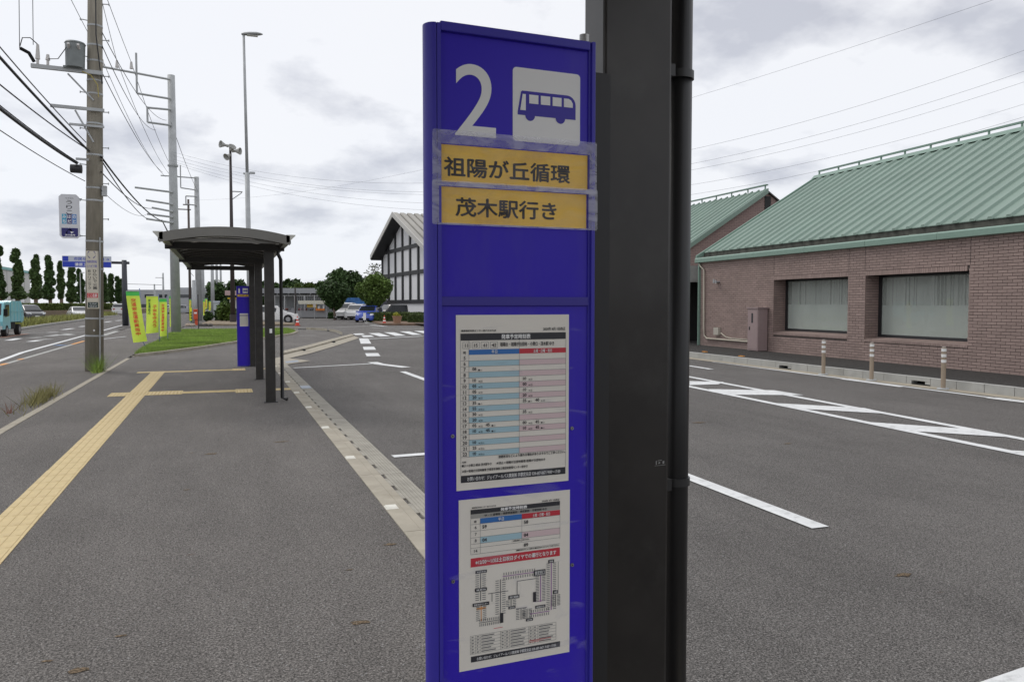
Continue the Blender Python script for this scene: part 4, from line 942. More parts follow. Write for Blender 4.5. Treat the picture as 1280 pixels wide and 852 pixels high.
MB().prism([(eX-.5,eZ-.315-.16),(aX,aZ-.14),(aX,aZ+.07),(eX-.5,eZ-.315+.05)], YG-.2, YG-.13, X=lambda a,b,c:(a,c,b)).build('barge_board', GREENR, b2)
MB().box(aX-.04,aX+.26,YG-.03,YG-.004,aZ-1.05,aZ-.25).build('louvre', mat('louvre',(.03,.03,.03),.8), b2)
MB().box(aX-.06,aX+.06,YG-.1,YG+14,aZ+.20,aZ+.25).build('ridge_rail', GREENF, b2)
for i in range(12): MB().box(aX-.02,aX+.02,YG+i*1.2,YG+i*1.2+.05,aZ+.05,aZ+.20).build('rail_post', GREENF, b2)
lt = thing('passage_canopy', 'grey concrete lintel over a dark passage between the two brick buildings', 'canopy', (15.5,25.9,0))
MB().box(14.9,20.0,25.6,25.95,2.42,3.02).build('lintel', CONCG, lt)
MB().box(14.9,20,25.95,28.4,2.8,2.9).build('slab', CONCG, lt)
MB().box(14.92,15.15,25.62,25.93,.15,2.42).build('pier', MORT, lt)
MB().box(15.6,20,28.3,28.5,.15,2.8).build('back_wall', ROOMD, lt)
MB().box(15.7,20,27.4,27.45,.15,2.4).build('passage_dark_sheet', ROOMD, lt)  # near-black sheet across the passage, its shade put into the colour
# ------------------------------------------------------------------ left poles
def top_z(y, D):
    v = (426-y)/F; return CH+D*(v*math.cos(PIT)-math.sin(PIT))/(math.cos(PIT)+v*math.sin(PIT))
PX, PY = -2.93, 21.3
up = thing('utility_pole', 'thick weathered concrete utility pole carrying a transformer, nearest at left', 'utility pole', (PX,PY,0))
MB().cyl((PX,PY,0),(PX,PY,15),.205,.125,24).build('pole_shaft', POLEC, up, smooth=True)
def zp(y): return top_z(y, 18.65)
for i in range(22):
    z = 3.2+i*.42
    sgn = 1 if i % 2 else -1
    MB().cyl((PX,PY,z),(PX+sgn*.30,PY-.05,z+.01),.011,n=6).cyl((PX+sgn*.30,PY-.05,z-.02),(PX+sgn*.30,PY-.05,z+.03),.013,n=6).build('climbing_step', GALV, up)
for y in (25,50,70,95,112,150,190,232,248,300,335,398,420):
    z = zp(y); r = .205-.0053*z; MB().cyl((PX,PY,z-.02),(PX,PY,z+.02),r+.006,n=24,caps=False).build('band', GALV, up)
ARM = lambda x0,x1,z,h=.06,d=.06,yo=-.22: MB().box(PX+x0,PX+x1,PY+yo-d/2,PY+yo+d/2,z-h/2,z+h/2)
MPP = 18.8/F
MPX = MPP*MF(117.5); LEAN = .0235
def ppx(x): return (x-117.5)*MPX
ARM(ppx(42),ppx(129),zp(87)-.0,.09,.08).build('cross_arm', GALV, up)
ARM(ppx(65),ppx(131),zp(134),.07,.06).build('cross_arm', GALV, up)
ARM(ppx(88),ppx(131),zp(155),.05,.05).build('cross_arm', GALV, up)
ARM(ppx(96),ppx(112),zp(198),.05,.05).build('cross_arm', GALV, up)
MB().cyl((PX+ppx(86),PY-.22,zp(92)),(PX,PY-.18,zp(122)),.02,n=8).build('brace', GALV, up)
MB().cyl((PX+ppx(95),PY-.22,zp(137)),(PX,PY-.18,zp(175)),.02,n=8).build('brace', GALV, up)
tx = MB().cyl((PX+ppx(95),PY-.22,zp(84)),(PX+ppx(95),PY-.22,zp(54)),.20,.21,22).cyl((PX+ppx(95),PY-.22,zp(54)),(PX+ppx(95),PY-.22,zp(52)),.225,.20,22)
tx.box(PX+ppx(81),PX+ppx(107),PY-.3,PY-.15,zp(85.5),zp(83))
tx = tx.build('transformer', TRANSF, up, auto=True)
for dx in (-.1,.1): MB().cyl((PX+ppx(95)+dx,PY-.36,zp(62)),(PX+ppx(95)+dx,PY-.50,zp(58)),.035,.03,8).build('bushing', PORC, tx)
for xx in (50,62): MB().cyl((PX+ppx(xx),PY-.22,zp(84)),(PX+ppx(xx),PY-.22,zp(78)),.03,.03,8).cyl((PX+ppx(xx),PY-.22,zp(78)),(PX+ppx(xx),PY-.22,zp(60 if xx==50 else 71)),.05,.03,10).build('insulator', PORC, up)
MB().tube([(PX+ppx(30),PY-.3,zp(68)),(PX+ppx(40),PY-.25,zp(72)),(PX+ppx(46),PY-.22,zp(82))], .04, 7).build('cutout_fuse', BLACKGAP, up)
MB().tube([(PX+ppx(30),PY-.3,zp(66)),(PX+ppx(33),PY-.3,zp(55)),(PX+ppx(42),PY-.3,zp(54)),(PX+ppx(50),PY-.25,zp(60))], .012, 5).build('jumper_wire', CABLE, up)
MB().tube([(PX+ppx(62),PY-.25,zp(77)),(PX+ppx(75),PY-.3,zp(76)),(PX+ppx(86),PY-.4,zp(62))], .010, 5).build('jumper_wire', CABLE, up)
MB().tube([(PX+ppx(120),PY-.28,zp(-60)),(PX+ppx(121),PY-.28,zp(40)),(PX+ppx(126),PY-.2,zp(85)),(PX+ppx(128),PY-.16,zp(100))], .014, 5).build('drop_wire', CABLE, up)
MB().tube([(PX+ppx(104),PY-.28,zp(88)),(PX+ppx(115),PY-.28,zp(92)),(PX+ppx(123),PY-.26,zp(103)),(PX+ppx(124),PY-.24,zp(118))], .012, 5).build('yellow_wire', mat('yellow_wire',(.4,.33,.1),.6), up)
cl_ = MB().cyl((PX+ppx(90),PY-.28,zp(211)),(PX+ppx(104),PY-.28,zp(211)),.10,n=12); cl_.build('cable_closure', mat('closure',(.03,.03,.033),.5), up, auto=True)
MB().box(PX+.17,PX+.27,PY-.16,PY-.02,zp(242),zp(229)).build('junction_box', GALV, up)
MB().cyl((PX+.145,PY-.17,.05),(PX+.135,PY-.16,zp(295)),.016,n=8).build('conduit', GALV, up)
MB().poly([(PX+.02,PY-.205,.95),(PX+.045,PY-.205,.98),(PX+.02,PY-.205,1.01),(PX-.005,PY-.205,.98)]).build('number_tag', PAINT, up)
# wrap sign on pole
SX = lambda x: PX+(x-117.5)*MPX+LEAN*3.2; SF = lambda u,z: (u, PY-.2365, z)
ps = thing('pole_sign', 'tall cream clinic advertisement strapped to the near concrete pole', 'sign', (PX,PY-.22,zp(385)))
PW = lambda x,z,o=0: (PX+(x)*MPP, PY-.215-o, zp(z))
yF = .0
MB().box(SX(108),SX(122.3),PY-.235,PY-.205,zp(386),zp(313)).build('board', mat('sign_cream',(.62,.58,.48),.5), ps, bevel=.01)
MB().box(SX(122.3),SX(123.6),PY-.225,PY-.2,zp(386),zp(313)).build('board_edge', mat('cream_edge',(.5,.47,.4),.5), ps)
em = MB(); 
for s_ in (-1,1):
    pts = [(SX(115)+s_*.085*math.cos(t), zp(317.5)+.085*math.sin(t)) for t in np.linspace(-1.2,1.0,9)]
    for (a,b),(c,d) in zip(pts[:-1],pts[1:]): em.add([(a,PY-.2365,b-.012),(c,PY-.2365,d-.012),(c,PY-.2365,d+.012),(a,PY-.2365,b+.012)],[(0,1,2,3)])
em.build('wreath_emblem', mat('emblem',(.10,.09,.25),.6), ps)
MB().text('内科外科', SX(109),SX(121.5),zp(328.5),zp(324.5),SF,bold=.03).text('リハビリ科', SX(109),SX(121.5),zp(334),zp(330),SF,bold=.03).build('blue_print', mat('sign_blue',(.10,.10,.42),.6), ps)
for i,c_ in enumerate('ひらいで公園'): MB().text(c_, SX(116),SX(121),zp(340+4.3*i),zp(336.5+4.3*i),SF,bold=.02).build('black_print', BLACKP, ps)
for i,c_ in enumerate('前クリニック'): MB().text(c_, SX(109.8),SX(113.5),zp(340+4.3*i),zp(336.5+4.3*i),SF,bold=.02).build('black_print', BLACKP, ps)
MB().box(SX(108.3),SX(121.8),PY-.2362,PY-.235,zp(372),zp(366)).build('red_band', mat('sign_red',(.6,.06,.06),.6), ps)
MB().text('ここ左折', SX(109.2),SX(121),zp(371.2),zp(366.8),lambda u,z:(u,PY-.2375,z),bold=.03).build('white_print', WHITEP, ps)
MB().box(SX(109),SX(121.6),PY-.2362,PY-.235,zp(384.5),zp(377.5)).build('dark_plate', mat('sign_dark',(.02,.045,.04),.6), ps)
MB().text('TEL 028-667', SX(111),SX(120),zp(380.5),zp(378.5),lambda u,z:(u,PY-.2375,z)).text('028-667-00', SX(111),SX(120),zp(383.6),zp(381.6),lambda u,z:(u,PY-.2375,z)).build('white_print', WHITEP, ps)
# hanging sign
hs_ = thing('hanging_sign', 'white octagonal-cornered dental advertisement hung out left of the near concrete pole', 'sign', (SX(87.5),PY,zp(297)))
a0,a1,z0_,z1_ = SX(74.5),SX(99.5),zp(297),zp(241.5); c = .06
MB().prism([(a0+c,z0_),(a1-c,z0_),(a1,z0_+c),(a1,z1_-c),(a1-c,z1_),(a0+c,z1_),(a0,z1_-c),(a0,z0_+c)], PY-.06, PY, X=lambda a,b,c_: (a,c_,b)).build('board', mat('sign_white',(.68,.69,.72),.5), hs_)
HF = lambda o=.0015: (lambda u,z: (u,PY-.06-o,z))
for i,c_ in enumerate('どうする'[:3]): MB().text('うりこ'[i] if i<3 else c_, SX(83.5),SX(91),zp(254+6.4*i),zp(249+6.4*i),HF(),bold=.01).build('black_print', BLACKP, hs_)
MB().text('もの忘れ', SX(83),SX(93),zp(247.3),zp(245.5),HF(),bold=.0).build('black_print', BLACKP, hs_)
for j,(cc,(x0,x1)) in enumerate(zip(((.08,.38,.58),(.05,.05,.20),(.12,.28,.60)),((78,83.5),(84,90),(90.5,96)))):
    mt_ = mat('sign_col%d'%j, cc, .6); MB().box(SX(x0),SX(x1),PY-.0612,PY-.06,zp(279),zp(266.5)).build('colour_block', mt_, hs_)
    for k_,c_ in enumerate(('みち','はだ','のと')[j]): MB().text(c_, SX(x0+.8),SX(x1-.8),zp(272+6*k_),zp(267.5+6*k_),HF(.0025),bold=.03).build('white_print', WHITEP, hs_)
MB().prism([(SX(77),zp(284)),(SX(77),zp(293.5)),(SX(78.5),zp(295)),(SX(96),zp(295)),(SX(97.5),zp(293.5)),(SX(97.5),zp(284))], PY-.0612, PY-.06, X=lambda a,b,c_: (a,c_,b)).build('navy_block', mat('navy',(.03,.03,.16),.6), hs_)
ar_ = MB(); 
pts = [(SX(83.5),zp(291)),(SX(83.5),zp(288.5)),(SX(85),zp(286.3)),(SX(88),zp(286)),(SX(89.5),zp(288))]
for (a,b),(c_,d) in zip(pts[:-1],pts[1:]): ar_.add([(a-.012,PY-.063,b-.012),(a+.012,PY-.063,b+.012),(c_+.012,PY-.063,d+.012),(c_-.012,PY-.063,d-.012)],[(0,3,2,1),(0,1,2,3)])
ar_.poly([(SX(88),PY-.063,zp(288.3)),(SX(92.5),PY-.063,zp(289)),(SX(89),PY-.063,zp(291))]); ar_.build('white_arrow', WHITEP, hs_)
MB().text('次の信号', SX(81),SX(94),zp(294),zp(291.8),HF(.0025),bold=.03).build('white_print', WHITEP, hs_)
for y in (246.5,293.5): MB().cyl((a1,PY-.03,zp(y)),(PX-.17,PY-.03,zp(y)),.012,n=6).build('hanger_arm', GALV, hs_)

# steel poles with arms
def steel_pole(px, D, ytop, label, arms, r=.16, mt=GALV, near=False):
    q = atD(px,380,D); x,y = q[0],q[1]; H_ = top_z(ytop,D); z = lambda yy: top_z(yy,D); mpp = D/F*MF(px)
    s = thing('utility_pole', label, 'utility pole', (x,y,0))
    MB().cyl((x,y,0),(x,y,H_),r,r*.72,16).build('pole_shaft', mt, s, smooth=True)
    for (xa, ya, xb, yb) in arms:
        MB().cyl((x+(xa-px)*mpp, y-r, z(ya)),(x+(xb-px)*mpp, y-r, z(yb)),.055 if near else .06,n=6).build('cross_arm', mt, s)
    return s, x, y, z, mpp
s2p, x2, y2, z2, m2 = steel_pole(219.5, 42.0, 94, 'tall pale steel utility pole with long upper arms behind the banners', [(136,92.5,219,101),(178,100,178,121.5),(178,72,178,100),(178,121.5,219,125),(190,138,219,138.5),(190,156,219,158),(190,138,190,156),(173,237,219,241),(186,252,219,256),(193,261,219,265),(187,269,219,272),(186,275,219,279)], .25, near=True)
for xx in (138,155,172): MB().cyl((x2+(xx-219.5)*m2,y2-.25,z2(92)),(x2+(xx-219.5)*m2,y2-.25,z2(83.5)),.09,.05,8).build('insulator', PORC, s2p)
MB().cyl((x2,y2,z2(206)),(x2,y2,z2(208)),.26,n=16).build('band', GALV, s2p)
steel_pole(248.5, 75.7, 221, 'second pale steel utility pole, rising behind the shelter roof left of the thin black pole', [(205,222,248,223),(229,208,229,236),(229,236,248,238),(235,246,248,246),(235,256,248,257),(235,246,235,256)], .30)
steel_pole(237.8, 80, 249, 'thin brown pole left of the second steel utility pole', [(224,262,241,262),(231,256,240,256)], .14, mat('brown_pole',(.10,.08,.07),.7))
steel_pole(266, 115, 322, 'short grey pole seen under the shelter roof, left of two slimmer ones', [], .28)
steel_pole(271.5, 140, 318, 'slim grey pole seen under the shelter roof between two others', [], .25)
steel_pole(276.5, 170, 316, 'slimmest grey pole seen under the shelter roof, rightmost of the far row', [(270,330,277,330)], .25)
steel_pole(243, 66, 350, 'short broad grey post beside the orange box', [], .22)
steel_pole(204.5, 150, 341, 'far grey pole over the low pale building left of the banners', [(195,347,205,347)], .2)
steel_pole(193.5, 170, 355, 'short far pole with crossbar above the banners', [(160,355,203,356)], .2)
steel_pole(254, 110, 300, 'grey pole between the second steel pole and the far pole row', [], .25)
# street lamp
LD = 30; q = atD(312.5,380,LD); lx, ly = q[0], q[1]; zl = lambda yy: top_z(yy,LD); ml = LD/F*MF(312)
la = thing('street_lamp', 'tall slender grey street lamp with a flat cobra head, behind the shelter', 'street lamp', (lx,ly,0))
MB().cyl((lx,ly,0),(lx-.03,ly,zl(216)),.10,.085,16).cyl((lx-.03,ly,zl(216)),(lx-.08,ly,zl(42.5)),.058,.045,14).build('lamp_post', GALV, la, smooth=True)
hd = MB(); hx, hz = lx-.08, zl(44)
secs = [(-.08,.05,.04),(0,.09,.07),(.2,.13,.085),(.45,.14,.08),(.6,.10,.05),(.68,.03,.02)]
vs_ = []; n = 12
for dx, wy, hzz in secs:
    for j in range(n): t = 2*math.pi*j/n; vs_.append((hx+dx, ly+wy*math.cos(t), hz+.03+dx*.10+hzz*math.sin(t)*(1 if math.sin(t)>0 else .5)))
fs = [(i*n+j,i*n+(j+1)%n,(i+1)*n+(j+1)%n,(i+1)*n+j) for i in range(len(secs)-1) for j in range(n)]+[tuple(range(n))[::-1], tuple(range((len(secs)-1)*n,len(secs)*n))]
hd.add(vs_, fs); hd = hd.build('lamp_head', mat('lamp_shell',(.36,.37,.37),.45,metal=.3), la, smooth=True)
MB().box(hx+.12,hx+.5,ly-.09,ly+.09,hz+.0,hz+.02).build('lens', mat('lens',(.6,.6,.58),.2), hd)
MB().box(lx-.17,lx-.03,ly-.03,ly+.03,zl(218),zl(216)).box(lx+.05,lx+.25,ly-.05,ly+.05,zl(217),zl(214.5)).build('side_lamp', GALV, la)
# loudspeaker mast
SDp = 66; q = atD(291,380,SDp); sx_, sy_ = q[0], q[1]; zs = lambda yy: top_z(yy,SDp); ms = SDp/F*MF(291)
DKP = mat('dark_mast',(.045,.035,.035),.6)
sp = thing('loudspeaker_mast', 'dark slim mast with four horn loudspeakers near its top', 'loudspeaker mast', (sx_,sy_,0))
MB().cyl((sx_,sy_,0),(sx_,sy_,zs(180)),.20,.09,12).build('mast', DKP, sp, smooth=True)
MB().cyl((sx_,sy_,0),(sx_,sy_,zs(393)),.26,.26,12).build('mast_foot', DKP, sp)
HORN = mat('horn_grey',(.42,.42,.40),.5)
for dx, yy, ddx, ddz, ln in ((-1,183,-1,.1,11),(1,189,1,-.05,11),(-.3,194,-.6,-.5,7),(.3,188,.3,.5,6)):
    a = Vector((sx_+dx*.15,sy_-.2,zs(yy))); d = Vector((ddx,-.5,ddz)).normalized(); b = a+d*ln*ms*.95
    MB().cyl(a,a+(b-a)*.4,.13,.10,10).cyl(a+(b-a)*.4,b,.10,.29,14,caps=False).cyl(b,b+d*.04,.30,.30,14,caps=False).build('horn', HORN, sp, auto=True)
MB().cyl((sx_,sy_,zs(239)),(lx+ (sx_-lx)*0+sx_-lx if False else sx_+.9,sy_,zs(239)),.05,n=6).cyl((sx_,sy_,zs(250)),(sx_+.85,sy_,zs(240)),.04,n=6).build('bracket_arm', GALV, sp)
# direction sign
q = g(157,407); dx_, dy_ = q[0], q[1]; DD = float((q-C0)@fw); zd = lambda yy: top_z(yy,DD); mdd = DD/F*MF(157)
ds = thing('road_sign', 'blue and white guide sign on an arm from a dark steel mast over the road', 'road sign', (dx_,dy_,0))
MB().cyl((dx_,dy_,0),(dx_,dy_,zd(325)),.22,.17,14).build('mast', mat('sign_mast',(.045,.048,.06),.5), ds, smooth=True)
MB().cyl((dx_+.35,dy_,zd(328.5)),(dx_-(157-95)*mdd,dy_,zd(328)),.10,n=8).build('arm', MATS['sign_mast'], ds)
u0, u1 = dx_+(82-157)*mdd, dx_+(141.5-157)*mdd
GS = lambda o: (lambda u,z:(u,dy_-.16-o,z))
MB().box(u0,u1,dy_-.16,dy_-.11,zd(335),zd(321)).build('panel', mat('guide_white',(.55,.58,.66),.5), ds)
MB().box(u0+.03,u1-.03,dy_-.165,dy_-.16,zd(334.5),zd(328)).build('blue_panel', mat('guide_blue',(.02,.05,.48),.5), ds)
MB().box(u0+.03,u0+.4,dy_-.165,dy_-.16,zd(327.5),zd(321.6)).build('blue_panel', MATS['guide_blue'], ds)
MB().text('清原工業団地', u0+.8,u0+2.4,zd(333.4),zd(329.4),GS(.008),bold=.02).build('white_print', WHITEP, ds)
MB().text('市民センター', u0+.75,u0+2.4,zd(326.6),zd(322.4),GS(.004),bold=.02).text('案内 →', u1-1.0,u1-.15,zd(326.6),zd(322.4),GS(.004),bold=.02).build('blue_print', MATS['guide_blue'], ds)
# ------------------------------------------------------------------ banners
def banner(px, ybase, ytop, ybot, xl, xr, skew, curl, style, label, rp=.014):
    q = g(px,ybase); x,y = q[0],q[1]; D_ = float((q-C0)@fw); mp_ = D_/F*MF(px); z = lambda yy: top_z(yy,D_)
    s = thing('banner', label, 'banner', (x,y,0), 'fluorescent banners beside the grass bed')
    lean = (skew)*mp_
    MB().tube([(x,y,0),(x+lean*.6,y,z(ybot)),(x+lean,y,z(ytop)+.1)], .016, 8).build('pole', mat('banner_pole',(.18,.22,.36),.5), s, smooth=True)
    MB().cyl((x+lean,y,z(ytop)),(x+lean+(xl-xr)*mp_*.98,y,z(ytop)),.01,n=6).build('crossbar', mat('bar_white',(.6,.6,.6),.5), s)
    Wd = (xr-xl)*mp_; zt, zb = z(ytop), z(ybot)
    def M(u,v,o=0):   # u 0..1 left->right, v 0 top..1 bottom
        bend = curl*(v**1.6)*mp_
        X_ = x+lean*(1-.4*v)-Wd*(1-u) + bend
        return (X_, y+.10*math.sin(u*3.1+v*4)*(.3+v)*.6-o-.02*v, zt+(zb-zt)*v + (.05*v*(u-.5))*2*0.4)
    nx, ny = 8, 22; cm = MB()
    vs_ = [M(i/nx,j/ny) for j in range(ny+1) for i in range(nx+1)]
    fs = [(j*(nx+1)+i,(j+1)*(nx+1)+i,(j+1)*(nx+1)+i+1,j*(nx+1)+i+1) for j in range(ny) for i in range(nx)]
    mi = [1 if (style == 1 and j < 2) else 0 for j in range(ny) for i in range(nx)]
    cm.v = [tuple(map(float,v)) for v in vs_]; cm.f = fs; cm.mi = mi
    cm = cm.build('cloth', [FLUO, FLUOG], s, smooth=True)
    def vt(body, u0,u1,v0,v1,mt_,nm):
        t_ = MB(); n_ = len(body)
        for i,c_ in enumerate(body):
            a,b = v0+(v1-v0)*i/n_, v0+(v1-v0)*(i+.9)/n_
            t_.text(c_, u0,u1,-b,-a, lambda u,v: M(u,-v,.012), bold=.012)
        t_.build(nm, mt_, cm)
    if style == 1: vt('交通安全運動実施中', .30,.66,.14,.88,REDT,'red_lettering')
    else: vt('安全運転の', .16,.34,.08,.50,DKG,'dark_lettering'); vt('子供を守ろう', .52,.84,.24,.86,REDT,'red_lettering')
    return s
banner(184,437,364,427,158.5,175.5,-8,5,1,'yellow-green banner with green top band, leftmost and closest to the camera')
banner(199.5,431,370,416,184.5,200,0,-1,2,'yellow-green banner with dark and red lettering, second from the left')
banner(209.8,427,373,420,199.5,209.5,0,-1,1,'narrow yellow-green banner with red lettering just right of the second banner')
banner(218.5,416,369.5,408,212,218,0,0,1,'yellow-green banner half hidden behind the pale steel pole')
for i,(px,yb,yt,ybt,xl,xr) in enumerate(((246.5,402,370,393,245,247.6),(256.8,399,375,394,254.5,257.2),(259.5,398,373,386,257,260.5),(264,397,376,388,262,264.8),(251,401,376,396,248.8,250.5),(239.5,400,374,386,237.4,240))):
    b_ = banner(px,yb,yt,ybt,xl,xr,0,0,1,['far thin banner above the orange box','far thin banner right of the second steel pole','paler far banner right of the second steel pole','smallest far banner, rightmost beyond the grass','far banner sliver close to the second steel pole','far banner left of the orange box'][i])
    b_['group'] = 'small far banners beyond the grass bed'
# yellow sign and orange box
q = g(239,403); D_ = float((q-C0)@fw); mp_ = D_/F*MF(242); z = lambda yy: top_z(yy,D_)
ys = thing('upright_sign', 'bright yellow upright sign with black lettering left of the orange box', 'sign', (q[0],q[1],0))
MB().box(q[0]-2*mp_,q[0]+2*mp_,q[1]-.03,q[1],z(400.5),z(384.5)).build('board', mat('sign_yellow',(.80,.85,.02),.6), ys)
MB().cyl((q[0],q[1]+.02,0),(q[0],q[1]+.02,z(398)),.05,n=8).build('stand', DKG, ys)
for i,c_ in enumerate('駐車場'): MB().text(c_, q[0]-.06,q[0]+.09,z(392+3.3*i),z(389.4+3.3*i),lambda u,w:(u,q[1]-.035,w),bold=.03).build('black_print', BLACKP, ys)
q = g(245,406.5); D_ = float((q-C0)@fw); mp_ = D_/F*MF(242)
ob = thing('post_box', 'orange-red post box on a short pillar beyond the grass bed', 'post box', (q[0],q[1],0))
OR = mat('post_red',(.62,.09,.03),.45)
MB().box(q[0]-2.7*mp_,q[0]+2.5*mp_,q[1]-.25,q[1]+.2,z(399),z(388.5)).build('box', OR, ob, bevel=.03)
MB().box(q[0]-3*mp_,q[0]+2.8*mp_,q[1]-.29,q[1]+.23,z(388.5),z(386.3)).build('lid', OR, ob, bevel=.03)
MB().box(q[0]-1.4*mp_,q[0]+2.2*mp_,q[1]-.14,q[1]+.14,.02,z(399)).build('pillar', OR, ob)
MB().box(q[0]-1.8*mp_,q[0]+1.6*mp_,q[1]-.262,q[1]-.252,z(392),z(390)).build('slot_plate', WHITEP, ob)
q = g(248.2,412); tag(MB().cyl((q[0],q[1],0),(q[0],q[1],2.2),.03,n=8).build('marker_post', DKP), 'thin black post at the back edge of the grass bed', 'post')
for i,(px,py,r_) in enumerate(((235.5,407.5,.22),(241,407.6,.2),(251,407.5,.2),(257,407.5,.22),(263,407.6,.18))):
    q = g(px,py); st = MB().sph((q[0],q[1],.08),r_,8,6,sz=.6); st.v = [(a+random.uniform(-.03,.03),b,c_+random.uniform(-.02,.02)) for a,b,c_ in st.v]
    o = st.build('boulder', mat('boulder%d'%(i>1),((.42,.34,.27),(.10,.09,.08))[i>1],.9,var=.2)); tag(o, ['pale boulder below the yellow sign, left one','pale boulder just left of the orange post box foot','dark boulder just right of the post box','middle dark boulder on the kerb beyond the grass','rightmost dark boulder on the kerb beyond the grass'][i],'boulder','boulders along the far kerb')
# ------------------------------------------------------------------ cables
ci = 0
def cable(a, b, sag, label, r=.012, mt=CABLE, n=18, group='overhead cables'):
    a = Vector(a); b = Vector(b)
    pts = [a.lerp(b, i/n)-Vector((0,0,4*sag*(i/n)*(1-i/n))) for i in range(n+1)]
    o = MB().tube(pts, r, 5).build('overhead_cable', mt, smooth=True); tag(o, label, 'cable', group); return o
def poleP(x, y, yo=-.2): return (PX+(x-117.5)*MPX+LEAN*zp(y), PY+yo, zp(y))
up.rotation_euler.y = math.atan(LEAN)
def leftP(x, y): # passes photo point near the frame edge at the nearer street position
    q = atX(x, y, -3.35); return Vector(q)
def cable_left(pp0, edge_px, label, r, sag=.12, mt=CABLE):
    a = Vector(poleP(*pp0)); e = leftP(-1, edge_px); b = a+(e-a)*1.9
    cable(a, b, sag, label, r, mt)
cable_left((112,187), 62, 'thick black cable dropping to the near pole, second bundle from the top at left edge', .026)
cable_left((108,176), 49, 'twisted messenger wire above the thick black cable at left edge', .012, .12, CABLEG)
cable_left((107,183), 96, 'wavy thin black cable in the middle of the left bundle', .013)
cable_left((97,203), 126, 'thickest black telephone cable entering the black closure on the near pole', .030)
cable_left((99,202), 122, 'support wire running just above the thickest telephone cable', .010)
cable_left((107,225), 153, 'lowest thin cable at left edge, ending below the black closure', .009)
def P2(x, y): return (x2+(x-219.5)*m2, y2-.25, z2(y))
for i,(x,y,lb) in enumerate(((138,84,'high wire to the left insulator of the first steel pole'),(155,84,'high wire to the middle insulator of the first steel pole'),(172,84,'high wire to the right insulator of the first steel pole'))):
    cable((PX+((-34,68,45)[i]-117.5)*MPX+LEAN*14,PY,zp(-253)), P2(x,y), .15, lb, .012)
    cable(P2(x,y), atD(207+8*i,221,75.7), .8, lb.replace('first','second').replace('high wire','far wire'), .014)
for (x0,y0_),(x1,y1_),sg,r_,lb in (((128,35),(213,152),.5,.010,'thin wire sloping from the near pole to the middle of the first steel pole'),((128,52),(200,165),.5,.010,'second thin wire sloping from the near pole to the first steel pole'),((129,88),(207,217),.3,.010,'long wire from the near transformer to the lower first steel pole'),((127,193),(205,277),.25,.024,'thick cable from the near pole to the lowest arms of the first steel pole'),((127,197),(187,275),.2,.016,'second cable beside the thick one between near pole and steel pole'),((127,212),(193,262),.25,.014,'cable from the closure on the near pole to the steel pole brackets'),((128,236),(186,270),.25,.007,'faint thin wire below the telephone cables')):
    cable(poleP(x0,y0_), P2(x1,y1_), sg, lb, r_)
for (x1,y1_),lb,r_ in (((238,330),'cable bundle falling from the steel pole behind the shelter roof',.03),((242,345),'lower cable falling from the steel pole behind the shelter roof',.02),((248,240),'wire between the two steel poles',.015)):
    cable(P2(205 if y1_>300 else 219,276 if y1_>300 else 155), atD(x1,y1_,75.7), .3, lb, r_)
for i,(xa,ya) in enumerate(((29,66),(45,60))):
    cable(poleP(xa,ya,-.25), poleP(xa-2,-170,-.25), 0, ['drop wire above the left end of the near transformer arm','drop wire beside the insulators of the near transformer arm'][i], .008)
# wires crossing over to the right
ends = [((1480,-15),23,(241,196)),((1480,15),23,(241,199)),((1480,30),25,(241,203)),((1480,62),25,(241,205)),((1480,80),24,(241,206))]
for i,((ex,ey),De,(sx0,sy0)) in enumerate(ends):
    b = atD(ex,ey,De); cable(P2(sx0-20,sy0-5+i), tuple(b), 3.3+.02*i, ['topmost wire crossing the sky over the green roof','second wire crossing the sky over the green roof','third wire crossing the sky over the green roof','fourth wire crossing the sky over the green roof','lowest wire crossing the sky over the green roof'][i], .0045, mat('cable_far',(.20,.20,.21),.7), 40)
b = atD(1500,-90,24); cable(atD(241,250,75), tuple(b), 2.0, 'faint very thin wire high above the other crossing wires', .005, CABLEG, 40)
cable(atD(1062,84,21.0), atD(1064,85,21.0), 0, 'tiny dark tag on the faint wire', .02) if False else None
